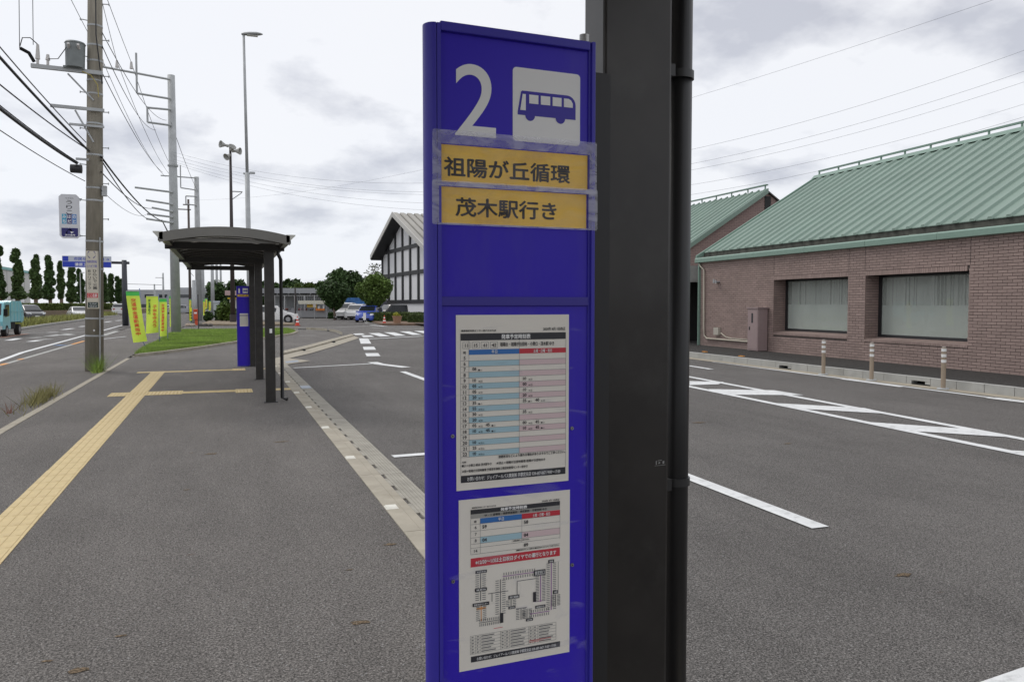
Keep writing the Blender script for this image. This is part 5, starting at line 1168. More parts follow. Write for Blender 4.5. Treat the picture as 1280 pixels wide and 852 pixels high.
# ------------------------------------------------------------------ vehicles
def make_car(name, label, cat, L_, Wd, H_, kind, pt, loc, heading, group='parked and passing cars'):
    """heading: direction of the nose (radians from +X)"""
    s = thing(name, label, cat, loc, group, heading)
    h = Wd/2; G = .17; belt = .58*H_ if kind != 'van' else .52*H_
    if kind == 'van': st = [(-.5,.62,.45),(-.485,.95,.45),(-.40,1,.0),(.30,1,.0),(.42,.93,.0),(.5,.70,.0)]; roof = [(-.485,.90),(-.45,1.0),(.12,1.0),(.32,.62)]
    elif kind == 'suv': roof = [(-.47,.66),(-.36,.97),(-.05,1.0),(.12,.97),(.27,.64)]
    elif kind == 'sedan': roof = [(-.36,.66),(-.22,.97),(.0,1.0),(.06,.98),(.24,.64)]
    else: roof = [(-.48,.66),(-.43,.96),(-.1,1.0),(.10,.96),(.28,.64)]
    # lower body loft : stations along length (x, top height, half width)
    hood = .60*H_ if kind != 'van' else .58*H_
    sts = [(-.5,G+.12,belt*.78,.86),(-.49,G+.02,belt*.95,.93),(-.44,G,belt*1.02,1),(-.2,G,belt*1.02,1),(.2,G,belt*1.02,1),(.30,G,hood*.99,1),(.42,G,hood*.86,.96),(.485,G+.02,hood*.74,.86),(.5,G+.10,hood*.55,.78)]
    v = []; 
    for x,zb,zt,w in sts:
        zm = zb+(zt-zb)*.55
        prof = [(-w*.90,zb),(-w,zb+.10),(-w,zm),(-w*.955,zt-.03),(-w*.88,zt),(w*.88,zt),(w*.955,zt-.03),(w,zm),(w,zb+.10),(w*.90,zb)]
        v += [(x*L_, a*h, b) for a,b in prof]
    n = 10; f = [(i*n+j,(i+1)*n+j,(i+1)*n+(j+1)%n,i*n+(j+1)%n) for i in range(len(sts)-1) for j in range(n)]+[tuple(range(n)), tuple(range((len(sts)-1)*n,len(sts)*n))[::-1]]
    m_ = MB().add(v, f); body = _local(m_, 'body', pt, s)
    # greenhouse
    v = []; 
    for x,zf in roof:
        zt = zf*H_; wt = .76 if zf > .8 else .86; zb = belt*1.01
        v += [(x*L_,-.87*h,zb),(x*L_,-wt*h,zt-.03),(x*L_,-(wt-.07)*h,zt),(x*L_,(wt-.07)*h,zt),(x*L_,wt*h,zt-.03),(x*L_,.87*h,zb)]
    k = 6; f = [(i*k+j,(i+1)*k+j,(i+1)*k+j+1,i*k+j+1) for i in range(len(roof)-1) for j in range(5)]+[tuple(range(k)), tuple(range((len(roof)-1)*k,len(roof)*k))[::-1]]
    cab = _local(MB().add(v, f), 'cabin', pt, s)
    # glass
    def sidez(x):  # roof height at x
        for (a,za),(b,zb) in zip(roof[:-1],roof[1:]):
            if a <= x <= b: return (za+(zb-za)*(x-a)/(b-a))*H_
        return belt
    def wat(z, x): 
        zt = sidez(x); wt = .76; t = max(0,min(1,(z-belt)/(max(zt-.03-belt,.01)))); return (.87+(wt-.87)*t)*h
    xs0, xs1 = roof[0][0]+.05, roof[-1][0]-.03
    cuts = [xs0+(xs1-xs0)*t for t in (0,.30,.33,.64,.67,1)]
    for sg in (-1,1):
        for a,b in ((0,1),(2,3),(4,5)):
            xa, xb = cuts[a], cuts[b]; pts = []
            for x in (xa,xb): pts.append((x, belt+.05))
            top = [(xb, sidez(xb)-.09),(xa, sidez(xa)-.09)]
            if top[0][1] < belt+.06: top[0] = (xb-.01, belt+.07)
            if top[1][1] < belt+.06: top[1] = (xa+.01, belt+.07)
            pts += top
            P_ = [(x*L_, sg*(wat(z_,x)+.012), z_) for x,z_ in pts]
            if sg > 0: P_ = P_[::-1]
            _local(MB().poly(P_), 'side_window', CGLASS, s)
    for (a,za),(b,zb),nm in ((roof[-2],roof[-1],'windscreen'),(roof[0],roof[1],'rear_window')):
        (x0,z0_),(x1,z1_) = ((a,za),(b,zb)) ; P_ = []
        for x,zf,w in ((x0+(x1-x0)*.12,za+(zb-za)*.12,.70),(x0+(x1-x0)*.9,za+(zb-za)*.9,.78)):
            zf = max(zf, .62); off = .012 if nm == 'windscreen' else -.012
            P_ += [(x*L_+off, -w*h, zf*H_+.012),(x*L_+off, w*h, zf*H_+.012)]
        P_ = [P_[0],P_[1],P_[3],P_[2]]
        _local(MB().poly(P_), nm, CGLASS, s)
    R0 = .21*H_ if kind != 'van' else .17*H_
    for x in (-.31,.31):
        for sg in (-1,1):
            w_o = _local(MB().cyl((x*L_,sg*(h-.19),R0),(x*L_,sg*(h+.01),R0),R0,n=18), 'wheel', TYRE, s)
            _local(MB().cyl((x*L_,sg*(h+.011),R0),(x*L_,sg*(h+.018),R0),R0*.62,n=12), 'rim', RIM, w_o)
            _local(MB().cyl((x*L_,sg*(h-.02),R0+.02),(x*L_,sg*(h+.003),R0+.02),R0*1.18,n=18), 'wheel_arch', BLACKGAP, s)
    for sg in (-1,1):
        _local(MB().add([(.487*L_,sg*.84*h,hood*.72),(.445*L_,sg*.965*h,hood*.74),(.44*L_,sg*.965*h,hood*.88),(.475*L_,sg*.6*h,hood*.86),(.502*L_,sg*.55*h,hood*.66)],[(0,1,2,3,4)] if sg<0 else [(4,3,2,1,0)]), 'headlight', LAMPW, s)
        _local(MB().box(-.505*L_,-.478*L_,sg*.62*h-.12,sg*.62*h+.12,belt*.82,belt*.98), 'tail_light', LAMPR, s)
        _local(MB().box(.17*L_,.21*L_,sg*(h-.02)-.0,sg*(h+.13),belt+.02,belt+.13), 'mirror', pt, s)
    _local(MB().box(.488*L_,.507*L_,-.5*h,.5*h,G+.06,G+.20), 'grille', BLACKGAP, s)
    _local(MB().box(.500*L_,.510*L_,-.17,.17,G+.22,G+.33), 'number_plate', WHITEP, s)
    return s
def _local(mb, name, mt, parent):
    me = bpy.data.meshes.new(name); me.from_pydata(mb.v, [], mb.f); me.materials.append(mt); me.update()
    o = bpy.data.objects.new(name, me); sc.collection.objects.link(o); o.parent = parent
    if name in ('body','cabin'): 
        me.polygons.foreach_set('use_smooth', [True]*len(mb.f)); es = o.modifiers.new('es','EDGE_SPLIT'); es.split_angle = R(32)
    return o
def gl_(px, py): q = g(px, py); return (q[0], q[1], 0)
WHC = paint('car_white', (.72,.72,.71)); BKC = paint('car_black', (.03,.03,.035)); BLC = paint('car_blue', (.05,.10,.48)); DGC = paint('car_dark', (.035,.035,.038))
make_car('parked_car','black hatchback beyond the median, behind the turquoise truck','car',4.4,1.75,1.55,'hatch',BKC,gl_(36,400.5),R(-60))
make_car('parked_car','white low coupe beyond the median left of the concrete pole','car',4.3,1.78,1.32,'sedan',WHC,gl_(98,397.5),R(-72))
make_car('parked_car','small white hatchback farther up the road right of the concrete pole','car',4.0,1.7,1.65,'hatch',WHC,gl_(148,393.5),R(95))
make_car('parked_car','white car partly hidden by the shelter posts and downpipe','car',4.5,1.78,1.5,'hatch',WHC,gl_(340,403.2),R(-8))
for px,py,lb,pt,k,H_ in ((433,399.0,'leftmost white car of the row parked beside the round trees',WHC,'suv',1.75),(446,399.2,'white car between the leftmost car and the blue car in the row',WHC,'hatch',1.6),(462,402.2,'blue car with white reflections parked at the front of the row',BLC,'hatch',1.5)):
    make_car('parked_car', lb, 'car', 4.5,1.78,H_, k, pt, gl_(px,py), R(-112))
make_car('parked_van','black boxy minivan parked behind the clipped hedge','van',3.5,1.6,1.52,'van',DGC,tuple(atD(488,380,80)[:2])+(0,),R(205))
for i,(px,py) in enumerate(((228,392),(222,391.5),(214,391.8))): make_car('parked_car',['silver car far behind the steel pole, right one','grey car far behind the steel pole, middle one','white car far behind the banners, left one'][i],'car',4.3,1.7,1.5,'hatch',(paint('car_silver',(.35,.36,.38)),DGC,WHC)[i],gl_(px,py),R(20+30*i))
# garbage truck
q = g(10,419.5); tq = paint('turquoise', (.24,.58,.64))
gt_ = thing('garbage_truck','small turquoise refuse truck driving on the main road at the left edge','truck',(-10.83,47.3,0), None, R(-91)); gt_.scale = (.78,.78,.78)
lb = lambda *a, nm='panel', mt_=tq, bev=0: _local(MB().box(*a), nm, mt_, gt_)
W2 = .93
cab = MB().prism([(1.05,.45),(2.75,.45),(2.85,.95),(2.72,1.35),(2.45,2.12),(2.3,2.18),(1.05,2.18)], -W2, W2, X=lambda a,b,c:(a,c,b)); _local(cab,'cab',tq,gt_)
for sg in (-1,1):
    sw = MB().poly([(1.30,sg*(W2+.012),1.30),(2.25,sg*(W2+.012),1.22),(2.45,sg*(W2+.012),1.35),(2.18,sg*(W2+.012),2.02),(1.30,sg*(W2+.012),2.02)][::sg]); _local(sw,'side_window',CGLASS,gt_)
    _local(MB().box(2.6,2.72,sg*(W2+.02),sg*(W2+.22),1.3,1.75),'mirror',BLACKGAP,gt_)
    _local(MB().box(2.80,2.87,sg*.62-.16,sg*.62+.16,.72,.92),'headlight',LAMPW,gt_)
    _local(MB().box(2.845,2.875,sg*.62-.14,sg*.62+.14,.93,.99),'indicator',ORANGEP,gt_)
_local(MB().poly([(2.733,-.82,1.37),(2.733,.82,1.37),(2.475,.80,2.08),(2.475,-.80,2.08)]),'windscreen',CGLASS,gt_)
_local(MB().box(2.84,2.9,-.9,.9,.45,.68),'bumper',mat('bumper',(.5,.55,.55),.5),gt_)
_local(MB().prism([(-2.15,.9),(.95,.9),(.95,2.20),(.85,2.26),(-1.5,2.26),(-1.95,2.0),(-2.25,1.3)], -.95, .95, X=lambda a,b,c:(a,c,b)),'hopper_body',tq,gt_)
for x in (-1.4,-.6,.2): 
    for sg in (-1,1): _local(MB().box(x-.03,x+.03,sg*.95,sg*.98,.95,2.2),'rib',tq,gt_)
_local(MB().box(-2.1,.95,-.98,.98,1.52,1.60),'side_rail',tq,gt_)
_local(MB().box(-2.5,-2.2,-.8,.8,.8,1.6),'tailgate',tq,gt_)
_local(MB().box(-2.3,2.6,-.4,.4,.5,.75),'chassis',BLACKGAP,gt_)
_local(MB().box(-.2,.9,-.9,.9,.42,.88),'tool_box',BLACKGAP,gt_)
for x in (-1.15,1.95):
    for sg in (-1,1):
        w_o = _local(MB().cyl((x,sg*.66,.36),(x,sg*.94,.36),.36,n=20),'wheel',TYRE,gt_); _local(MB().cyl((x,sg*.941,.36),(x,sg*.95,.36),.2,n=14),'rim',RIM,w_o)
# ------------------------------------------------------------------ trees
def tree(px, pyb, D_, xw, ytop, ybot, label, mt, nl, n, ls, lr, seed, shape=1.0, trunk_r=.15, name='tree', group=None, sz=1.0, bark=BARK, base_z=0):
    q = atD(px,380,D_); x,y = q[0],q[1]; mp_ = D_/F; z = lambda yy: top_z(yy,D_)
    t = thing(name, label, 'tree', (x,y,base_z), group); rx = xw*mp_/2; zt, zb = z(ytop), max(z(ybot),base_z+.3); rz_ = (zt-zb)/2; cz = (zt+zb)/2
    tk = MB().tube([(x,y,base_z),(x+.02*rx,y,(base_z+zb)/2),(x-.03*rx,y,zb),(x,y,cz)], [trunk_r,trunk_r*.85,trunk_r*.75,trunk_r*.3], 9); r_ = np.random.default_rng(seed)
    for k in range(7):
        a = r_.uniform(0,6.28); e = (x+math.cos(a)*rx*.65, y+math.sin(a)*rx*.65, cz+r_.uniform(-.2,.6)*rz_); s0 = (x,y,zb-.05*rz_+r_.uniform(0,.3)*rz_)
        tk.tube([s0, ((s0[0]+e[0])/2,(s0[1]+e[1])/2,(s0[2]+e[2])/2+.05*rz_), e], [trunk_r*.45,trunk_r*.3,trunk_r*.1], 5)
    tk.build('trunk', bark, t, smooth=True)
    pts = lumps((x,y,cz),(rx,rx,rz_),nl,lr,n,seed)
    if shape != 1.0:   # narrower towards the bottom
        tt = np.clip((pts[:,2]-zb)/(zt-zb),0,1); f = shape+(1-shape)*np.clip(tt/.58,0,1)**1.1; pts[:,0] = x+(pts[:,0]-x)*f; pts[:,1] = y+(pts[:,1]-y)*f
    leaves('crown', mt, t, pts, ls, .3)
    return t
tree(418,0,80,40,350,388,'round-headed green tree left of the parked white cars',TREEG2,90,16000,.14,.68,11,.35,.16)
tree(467,0,72,52,341,393,'clipped fan-shaped green tree in front of the gabled building',TREEG,110,26000,.11,.55,12,.16,.15)
tree(432,0,105,46,336,385,'big dark dome-shaped tree rising behind the two round trees',TREEG2,80,16000,.22,1.15,13,.8,.3)
tree(468,0,112,20,325,385,'sparse twiggy tree beside the left edge of the gabled building',mat('foliage_grey',(.14,.15,.11),.7,island=.3),40,700,.20,1.0,14,.8,.12)
# columnar trees
xs_ = [(0,310,14),(22,313,16),(45,320,15),(63,321,15),(77,328,8),(89,334,11),(101,338,10),(131,343,8),(139,344,8),(148,347,8),(154,350,6)]
for i,(px,yt,w) in enumerate(xs_):
    D_ = 33/((279-px)/F)*.98; D_ = min(D_, 230)
    q = atD(px,380,D_); x,y = q[0],q[1]; mp_ = D_/F; t = thing('columnar_tree', ['cut-off columnar tree at the very left edge','tallest columnar tree above the turquoise truck','columnar tree third from the left edge','columnar tree fourth from the left, bushy low down','thin bare-stemmed columnar tree between two fuller ones','columnar tree just left of the far street lamp','columnar tree just left of the concrete pole','columnar tree just right of the concrete pole','second columnar tree right of the concrete pole','third columnar tree right of the concrete pole','last columnar tree beside the dark sign mast'][i],'tree',(x,y,0),'columnar trees along the hedge')
    H_ = top_z(yt,D_); zb = top_z(372 if i < 5 else 376,D_)
    MB().tube([(x,y,0),(x,y,zb),(x,y,H_*.9)],[.35,.30,.08],8).build('trunk', BARK, t, smooth=True)
    P = []; r_ = np.random.default_rng(40+i); rw = w*mp_/2
    nseg = 9
    for k in range(nseg):
        zc = zb+(H_-zb)*(k+.5)/nseg; tt = (k+.5)/nseg; rr = rw*(1.08-.6*tt)*r_.uniform(.55,1.15); off = r_.uniform(-.32,.32,2)*rw
        e = r_.normal(size=(520,3)); e /= np.linalg.norm(e,axis=1)[:,None]; P.append(np.array([x+off[0],y+off[1],zc])+e*np.array([rr,rr,(H_-zb)/nseg*.85])*r_.uniform(.7,1.05,(520,1)))
    leaves('crown', mat('foliage_mid2',(.075,.125,.04),.6,var=.3,vscale=.5,island=.4,spec=.3) if i % 3 else mat('foliage_mid',(.06,.11,.035),.6,var=.3,vscale=.5,island=.4,spec=.3), t, np.vstack(P), .28*D_/130, .2)
# hedge on bank
def hedge_run(a, b, z0, z1, dep, label, n, ls, mt=HEDGEM, name='hedge'):
    a = np.array(a[:2]); b = np.array(b[:2]); d = (b-a)/np.linalg.norm(b-a); nn = np.array([-d[1],d[0]]); L_ = np.linalg.norm(b-a)
    h = thing(name, label, 'hedge', (a[0],a[1],z0))
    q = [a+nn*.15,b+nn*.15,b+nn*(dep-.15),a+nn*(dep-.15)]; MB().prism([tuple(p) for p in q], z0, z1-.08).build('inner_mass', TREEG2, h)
    s = rng.uniform(0,L_,n); f = rng.integers(0,3,n); w = np.where(f==0, rng.uniform(-.02,.06,n), np.where(f==1, rng.uniform(0,dep,n), rng.uniform(dep-.06,dep,n))); zz_ = np.where(f==1, z1+rng.normal(0,.04,n)-.03, rng.uniform(z0,z1,n))
    P = np.column_stack([a[0]+d[0]*s+nn[0]*w, a[1]+d[1]*s+nn[1]*w, zz_]); leaves('foliage', mt, h, P, ls, .1); return h
ha = atD(-30,380,92); hb = atD(165,380,128)
hedge_run(ha, hb, .75, 1.62, 1.5, 'long clipped hedge on a bank below the columnar trees', 26000, .14)
mb = MB().prism([tuple(ha[:2]+np.array([0,-1.2])),tuple(hb[:2]+np.array([0,-1.2])),tuple(hb[:2]+np.array([0,60])),tuple(ha[:2]+np.array([-60,60]))], -.05, .76); struct(mb, 'bank', mat('bank_soil',(.20,.155,.11),.95,var=.2,vscale=.5))
hedge_run(gp(458,402.8), gp(562,403.5), .0, .85, 1.6, 'long clipped hedge in the planting bed beside the traffic cone', 9000, .07, mat('hedge2',(.075,.11,.025),.6,island=.4,var=.2,vscale=1))
hedge_run(gp(509,404.6), gp(565,404.8), .0, .75, .9, 'lower clipped shrub block at the right end of the planting bed', 4500, .06, MATS['hedge2'])
hedge_run(gp(410,398.3), gp(425,398.3), 0, .65, 2.0, 'short dark hedge under the left round tree', 2200, .09, TREEG2)
hedge_run(gp(268,402.0), gp(297,402.0), 0, 1.0, 1.5, 'dark low hedge left of the distant blue stop sign', 3500, .1, TREEG2)
def bush(px, D_, w, yt, label, mt, n, ls, seed):
    q = atD(px,380,D_); x,y = q[0],q[1]; rx = w*D_/F/2; H_ = top_z(yt,D_); t = thing('bush', label, 'bush', (x,y,0)); MB().tube([(x,y,0),(x,y,H_*.6)],[.08,.03],6).build('stem', BARK, t)
    leaves('foliage', mt, t, lumps((x,y,H_*.5),(rx,rx,H_*.5),30,rx*.35,n,seed), ls, .3)
bush(283,70,26,377,'light green rounded bush behind the dark low hedge',TREEG3,4500,.13,3); bush(260,72,14,389,'dark bush at the foot of the second steel pole',TREEG2,1500,.12,4)
# planting bed
bed = MB().prism([gp(478,406.3)[:2],gp(562,406.8)[:2],gp(570,402)[:2],gp(462,402)[:2]], 0, .12); struct(bed, 'planting_bed', mat('bed_soil',(.17,.11,.075),.95,var=.3,vscale=3))
bed = MB().prism([gp(250,406.6)[:2],gp(300,407.0)[:2],gp(366,406.8)[:2],gp(371,405.5)[:2],gp(300,401.6)[:2],gp(262,402)[:2]], 0, .12); struct(bed, 'verge', mat('verge_soil',(.24,.19,.13),.95,var=.25,vscale=2))
# far tree lines
def treeline(x0, x1, D_, yt, yb, label, n, seed, mt=TREEG2, ls=.5):
    r_ = np.random.default_rng(seed); k = max(3,int((x1-x0)/9)); P = []; cs = []
    for i in range(k):
        px = x0+(x1-x0)*(i+.5)/k+r_.uniform(-3,3); q = atD(px,380,D_+r_.uniform(-6,6)); top = top_z(yt+r_.uniform(-4,5),D_); R_2 = r_.uniform(9,13)*D_/F
        P.append(lumps((q[0],q[1],top*.5),(R_2,R_2,top*.5),26,R_2*.38,int(n/k),seed*50+i)); cs.append((q[0],q[1],top))
    return P, cs
for j,(x0,x1,D_,yt,lb,mt) in enumerate(((292,418,150,349,'dark wood behind the low grey shed',TREEG2),(352,392,140,354,'lighter green trees in front of the dark wood',mat('foliage_olive',(.075,.115,.025),.6,island=.4,var=.3,vscale=.5,spec=.3)))):
    P, cs = treeline(x0,x1,D_,yt,385,lb,26000,60+j,mt)
    wdo = leaves('far_wood' if j == 0 else 'woodland_edge', mt, None, np.vstack(P), .5, .3, kind='stuff'); wdo['label'] = lb
tree(272,0,140,16,350,388,'dark pointed conifer under the shelter roof',TREEG2,40,3500,.35,1.3,71,1.0,.2,sz=1)
tree(288,0,150,22,368,390,'brownish green trees below the conifer, left of the pink sign',mat('foliage_brown',(.09,.09,.03),.7,island=.4),30,2500,.35,1.2,72,1.0,.2)
# ------------------------------------------------------------------ far buildings
fb = thing('factory', 'huge white factory wall with turquoise roof edge behind the columnar trees', 'building', (-46,150,0))
MB().box(-90,-46,95,232,0,9.3).build('wall', mat('factory_wall',(.58,.58,.55),.8,var=.03,vscale=.1), fb)
MB().box(-90.3,-45.7,94.7,232.3,9.3,9.9).build('roof_edge', mat('turq_edge',(.22,.46,.44),.6), fb)
for k in range(24): MB().box(-45.99,-45.95,97+k*5.6,97.15+k*5.6,0,9.25).build('panel_joint', mat('fj',(.38,.38,.37),.8), fb)
for k in range(3): MB().box(-45.99,-45.9,205+k*8,209+k*8,.5,4).build('window', CGLASS, fb)
for k in range(9): MB().cyl((-45.6,130+k*1.2,1),(-45.6,130+k*1.2,3.2),.12,n=6).build('pipe', mat('turq_pipe',(.25,.5,.5),.6), fb)
ob_ = thing('office_building', 'long low pale grey office block in the distance behind the banners', 'building', (-20,260,0))
qa, qb = atD(160,380,230), atD(262,380,230)
dl = (qb-qa); dl = dl/np.linalg.norm(dl); 
OX = lambda s_,d_,z_: (qa[0]+dl[0]*s_-dl[1]*d_, qa[1]+dl[1]*s_+dl[0]*d_, z_)
LL = float(np.linalg.norm(qb-qa)); OW = mat('office_wall',(.40,.41,.42),.8)
MB().box(-3,LL,0,14,0,top_z(362,230),X=OX).build('wall', OW, ob_)
MB().box(12,LL-2,2,12,top_z(362,230),top_z(359,230),X=OX).build('penthouse', OW, ob_)
MB().box(-3.1,LL,-.08,0,top_z(387,230),top_z(380,230),X=OX).build('shadow_gallery', mat('gallery',(.07,.08,.09),.7), ob_)
for k in range(6): 
    w_o = MB().box(1+k*3.9,1+k*3.9+2.6,-.1,0,top_z(372,230),top_z(368,230),X=OX).build('window', CGLASS, ob_)
ob2 = thing('office_building', 'small plain grey block peeking left of the dark sign mast', 'building', tuple(atD(233,380,220)[:2])+(0,))
q = atD(236,380,215); MB().box(q[0]-3.2,q[0]+2.0,q[1],q[1]+8,0,top_z(362,215)).build('wall', OW, ob2); MB().box(q[0]-2.4,q[0]+.4,q[1]-.05,q[1],top_z(372,215),top_z(368,215)).build('window', CGLASS, ob2)
# low shed with bikes
SHD = 92; q0, q1 = atD(318,380,SHD), atD(408,380,SHD)
dl2 = (q1-q0)/np.linalg.norm(q1-q0); LS = float(np.linalg.norm(q1-q0)); SX2 = lambda s_,d_,z_: (q0[0]+dl2[0]*s_-dl2[1]*d_, q0[1]+dl2[1]*s_+dl2[0]*d_, z_)
zq = lambda yy: top_z(yy,SHD)
shd = thing('low_shed', 'long low grey steel and glass shed beyond the car park', 'building', tuple(q0[:2])+(0,))
GW = mat('shed_grey',(.33,.34,.36),.6,var=.05); 
MB().box(0,LS,0,9,zq(367),zq(360),X=SX2).build('fascia', GW, shd)
for k in range(7): MB().box(.2+k*1.28,.2+k*1.28+1.1,-.04,0,zq(368.7),zq(366.4),X=SX2).build('dark_panel', BLACKGAP, shd)
MB().box(0,LS,5,5.2,0,zq(366),X=SX2).build('rear_wall', mat('shed_white',(.45,.47,.48),.6), shd)
for k in range(16): MB().box(5+k*.22,5.04+k*.22,.0,.05,zq(388),zq(369),X=SX2).build('mullion', GW, shd)
for k in range(8): MB().box(k*1.15,k*1.15+.07,.02,.1,0,zq(368),X=SX2).build('post', mat('shed_post',(.6,.6,.6),.5), shd)
MB().box(0,LS,.0,.12,zq(369.5),zq(368.9),X=SX2).build('rail', MATS['shed_post'], shd)
wl2 = thing('low_wall', 'low plain grey wall in front of the shed at the car park edge', 'wall', tuple(q0[:2])+(0,))
MB().box(-.5,LS+.4,-.9,-.7,.1,zq(388.3),X=SX2).build('wall_panel', mat('lowwall',(.33,.33,.34),.8), wl2); MB().box(-.5,LS+.4,-.88,-.72,0,.1,X=SX2).build('plinth', BLACKGAP, wl2)
def bicycle(s0, d0, col, label):
    b = thing('bicycle', label, 'bicycle', SX2(s0,d0,0), 'bicycles parked in the shed')
    for dx in (-.5,.5):
        w_ = MB(); pts = [SX2(s0+dx+.32*math.cos(t),d0,.33+.32*math.sin(t)) for t in np.linspace(0,2*math.pi,15)]; w_.tube(pts,.03,4); w_.build('wheel', TYRE, b)
    MB().tube([SX2(s0-.5,d0,.33),SX2(s0-.15,d0,.75),SX2(s0+.35,d0,.8),SX2(s0-.02,d0,.3),SX2(s0-.15,d0,.75)],.04,5).tube([SX2(s0+.5,d0,.33),SX2(s0+.34,d0,1.02)],.04,5).build('frame', col, b)
    MB().box(s0-.3,s0-.02,d0-.08,d0+.08,.88,.95,X=SX2).build('saddle', BLACKGAP, b); MB().tube([SX2(s0+.28,d0-.28,1.02),SX2(s0+.34,d0,1.0),SX2(s0+.28,d0+.28,1.02)],.02,5).build('handlebar', RIM, b)
    MB().box(s0+.42,s0+.75,d0-.15,d0+.15,.85,1.12,X=SX2).build('basket', col, b)
for i,s0 in enumerate((2.2,2.9,3.7,4.5,5.2,5.9,6.6)): bicycle(s0, .5+.3*(i%2), mat('bike%d'%(i%3),((.4,.06,.05),(.25,.08,.06),(.3,.3,.32))[i%3],.5), '%s bicycle from the left behind the low grey wall, %s' % (('first','second','third','fourth','fifth','sixth','seventh')[i], ('red','dark red','grey')[i%3]))
ks = thing('kiosk', 'white-roofed stall with yellow and orange goods behind the low wall', 'stall', SX2(6,-.3,0))
MB().prism([(5.6,zq(380)),(5.5,zq(376)),(5.8,zq(375.6)),(8.3,zq(375.6)),(8.8,zq(380))], -1.8,-1.0, X=lambda a,b,c: SX2(a,c,b)).build('awning', mat('awning',(.62,.60,.50),.7), ks)
MB().box(6.4,7.1,-1.3,-1.05,zq(384),zq(379),X=SX2).box(7.2,7.5,-1.3,-1.05,zq(385),zq(380),X=SX2).build('yellow_goods', mat('yellow_goods',(.65,.42,.05),.6), ks)
MB().box(7.4,8.4,-1.35,-1.1,zq(388),zq(385.5),X=SX2).build('orange_goods', mat('orange_goods',(.7,.22,.03),.6), ks)
MB().box(7.65,7.85,-1.3,-1.1,zq(385.5),zq(382),X=SX2).box(8.2,8.35,-1.3,-1.1,zq(385.5),zq(381),X=SX2).build('white_goods', WHITEP, ks)
for s0 in (5.7,8.6): MB().box(s0,s0+.06,-1.4,-1.34,0,zq(379),X=SX2).build('post', RIM, ks)
def simple_sign(px,D_,yt,yb,ys0,w,label,mt,name='signpost',cat='sign'):
    q = atD(px,380,D_); t = thing(name,label,cat,(q[0],q[1],0)); z = lambda yy: top_z(yy,D_)
    MB().cyl((q[0],q[1],0),(q[0],q[1],z(yt)),.05,n=8).build('post', RIM if mt is not WHITEP else DKP, t); MB().box(q[0]-w/2,q[0]+w/2,q[1]-.06,q[1]-.05,z(ys0),z(yt)).build('board', mt, t); return t
simple_sign(393,86,379,395,384,.3,'small round-topped sign on a thin white post before the stall',mat('sg',(.55,.52,.48),.6))
# thin dark lamp with white box
q = g(369.5,405.5); t = thing('dark_post','slim dark post with a white notice box at its foot, beside a red cone','post',(q[0],q[1],0)); D_=float((q-C0)@fw)
MB().cyl((q[0],q[1],0),(q[0],q[1],top_z(359,D_)),.075,.05,10).build('post', DKP, t); MB().box(q[0]-.14,q[0]+.16,q[1]-.12,q[1]-.08,top_z(398.5,D_),top_z(392,D_)).build('notice_box', WHITEP, t)
def cone(px,py,label,h=.7):
    q = g(px,py); t = thing('traffic_cone',label,'traffic cone',(q[0],q[1],0),'traffic cones'); x,y = q[0],q[1]; RD = mat('cone_red',(.65,.06,.03),.5)
    MB().box(x-.19,x+.19,y-.19,y+.19,.0,.04).build('base',RD,t)
    for a,b,mt in ((.04,.25,RD),(.25,.36,WHITEP),(.36,.48,RD),(.48,.58,WHITEP),(.58,.72,RD)):
        f = lambda z: .15*(1-(z-.04)/.80); MB().cyl((x,y,a),(x,y,b),f(a),f(b),12).build('cone_body' if mt is RD else 'white_band',mt,t)
cone(371.8,407,'red traffic cone at the foot of the slim dark post'); cone(480.5,405.5,'red traffic cone with white bands beside the planting bed')
# flower pot and small sign
q = g(496.5,405.8); t = thing('flower_pot','terracotta planter with yellow-green flowers in the planting bed','planter',(q[0],q[1],.1)); x,y=q[0],q[1]
MB().cyl((x,y,.12),(x,y,.62),.26,.36,14).cyl((x,y,.62),(x,y,.68),.39,.39,14).build('pot', mat('terracotta',(.34,.20,.13),.8), t)
leaves('flowers', mat('flower_leaf',(.42,.42,.06),.7,island=.4), t, lumps((x,y,.78),(.38,.38,.12),20,.1,900,5), .05, .3)
q = g(455.5,403.5); t = thing('small_sign','small white sign board beside the blue car','sign',(q[0],q[1],0)); MB().cyl((q[0],q[1],0),(q[0],q[1],.4),.03,n=6).build('leg',RIM,t); MB().box(q[0]-.1,q[0]+.13,q[1]-.04,q[1],.25,.85).build('board',WHITEP,t)
q = gl_(459,404.3); MB().box(q[0]-.1,q[0]+.1,q[1]-.8,q[1]+.6,0,.12).build('wheel_stop', CONCG, None); tag(bpy.data.objects['wheel_stop'],'short pale concrete wheel stop in front of the blue car','wheel stop')
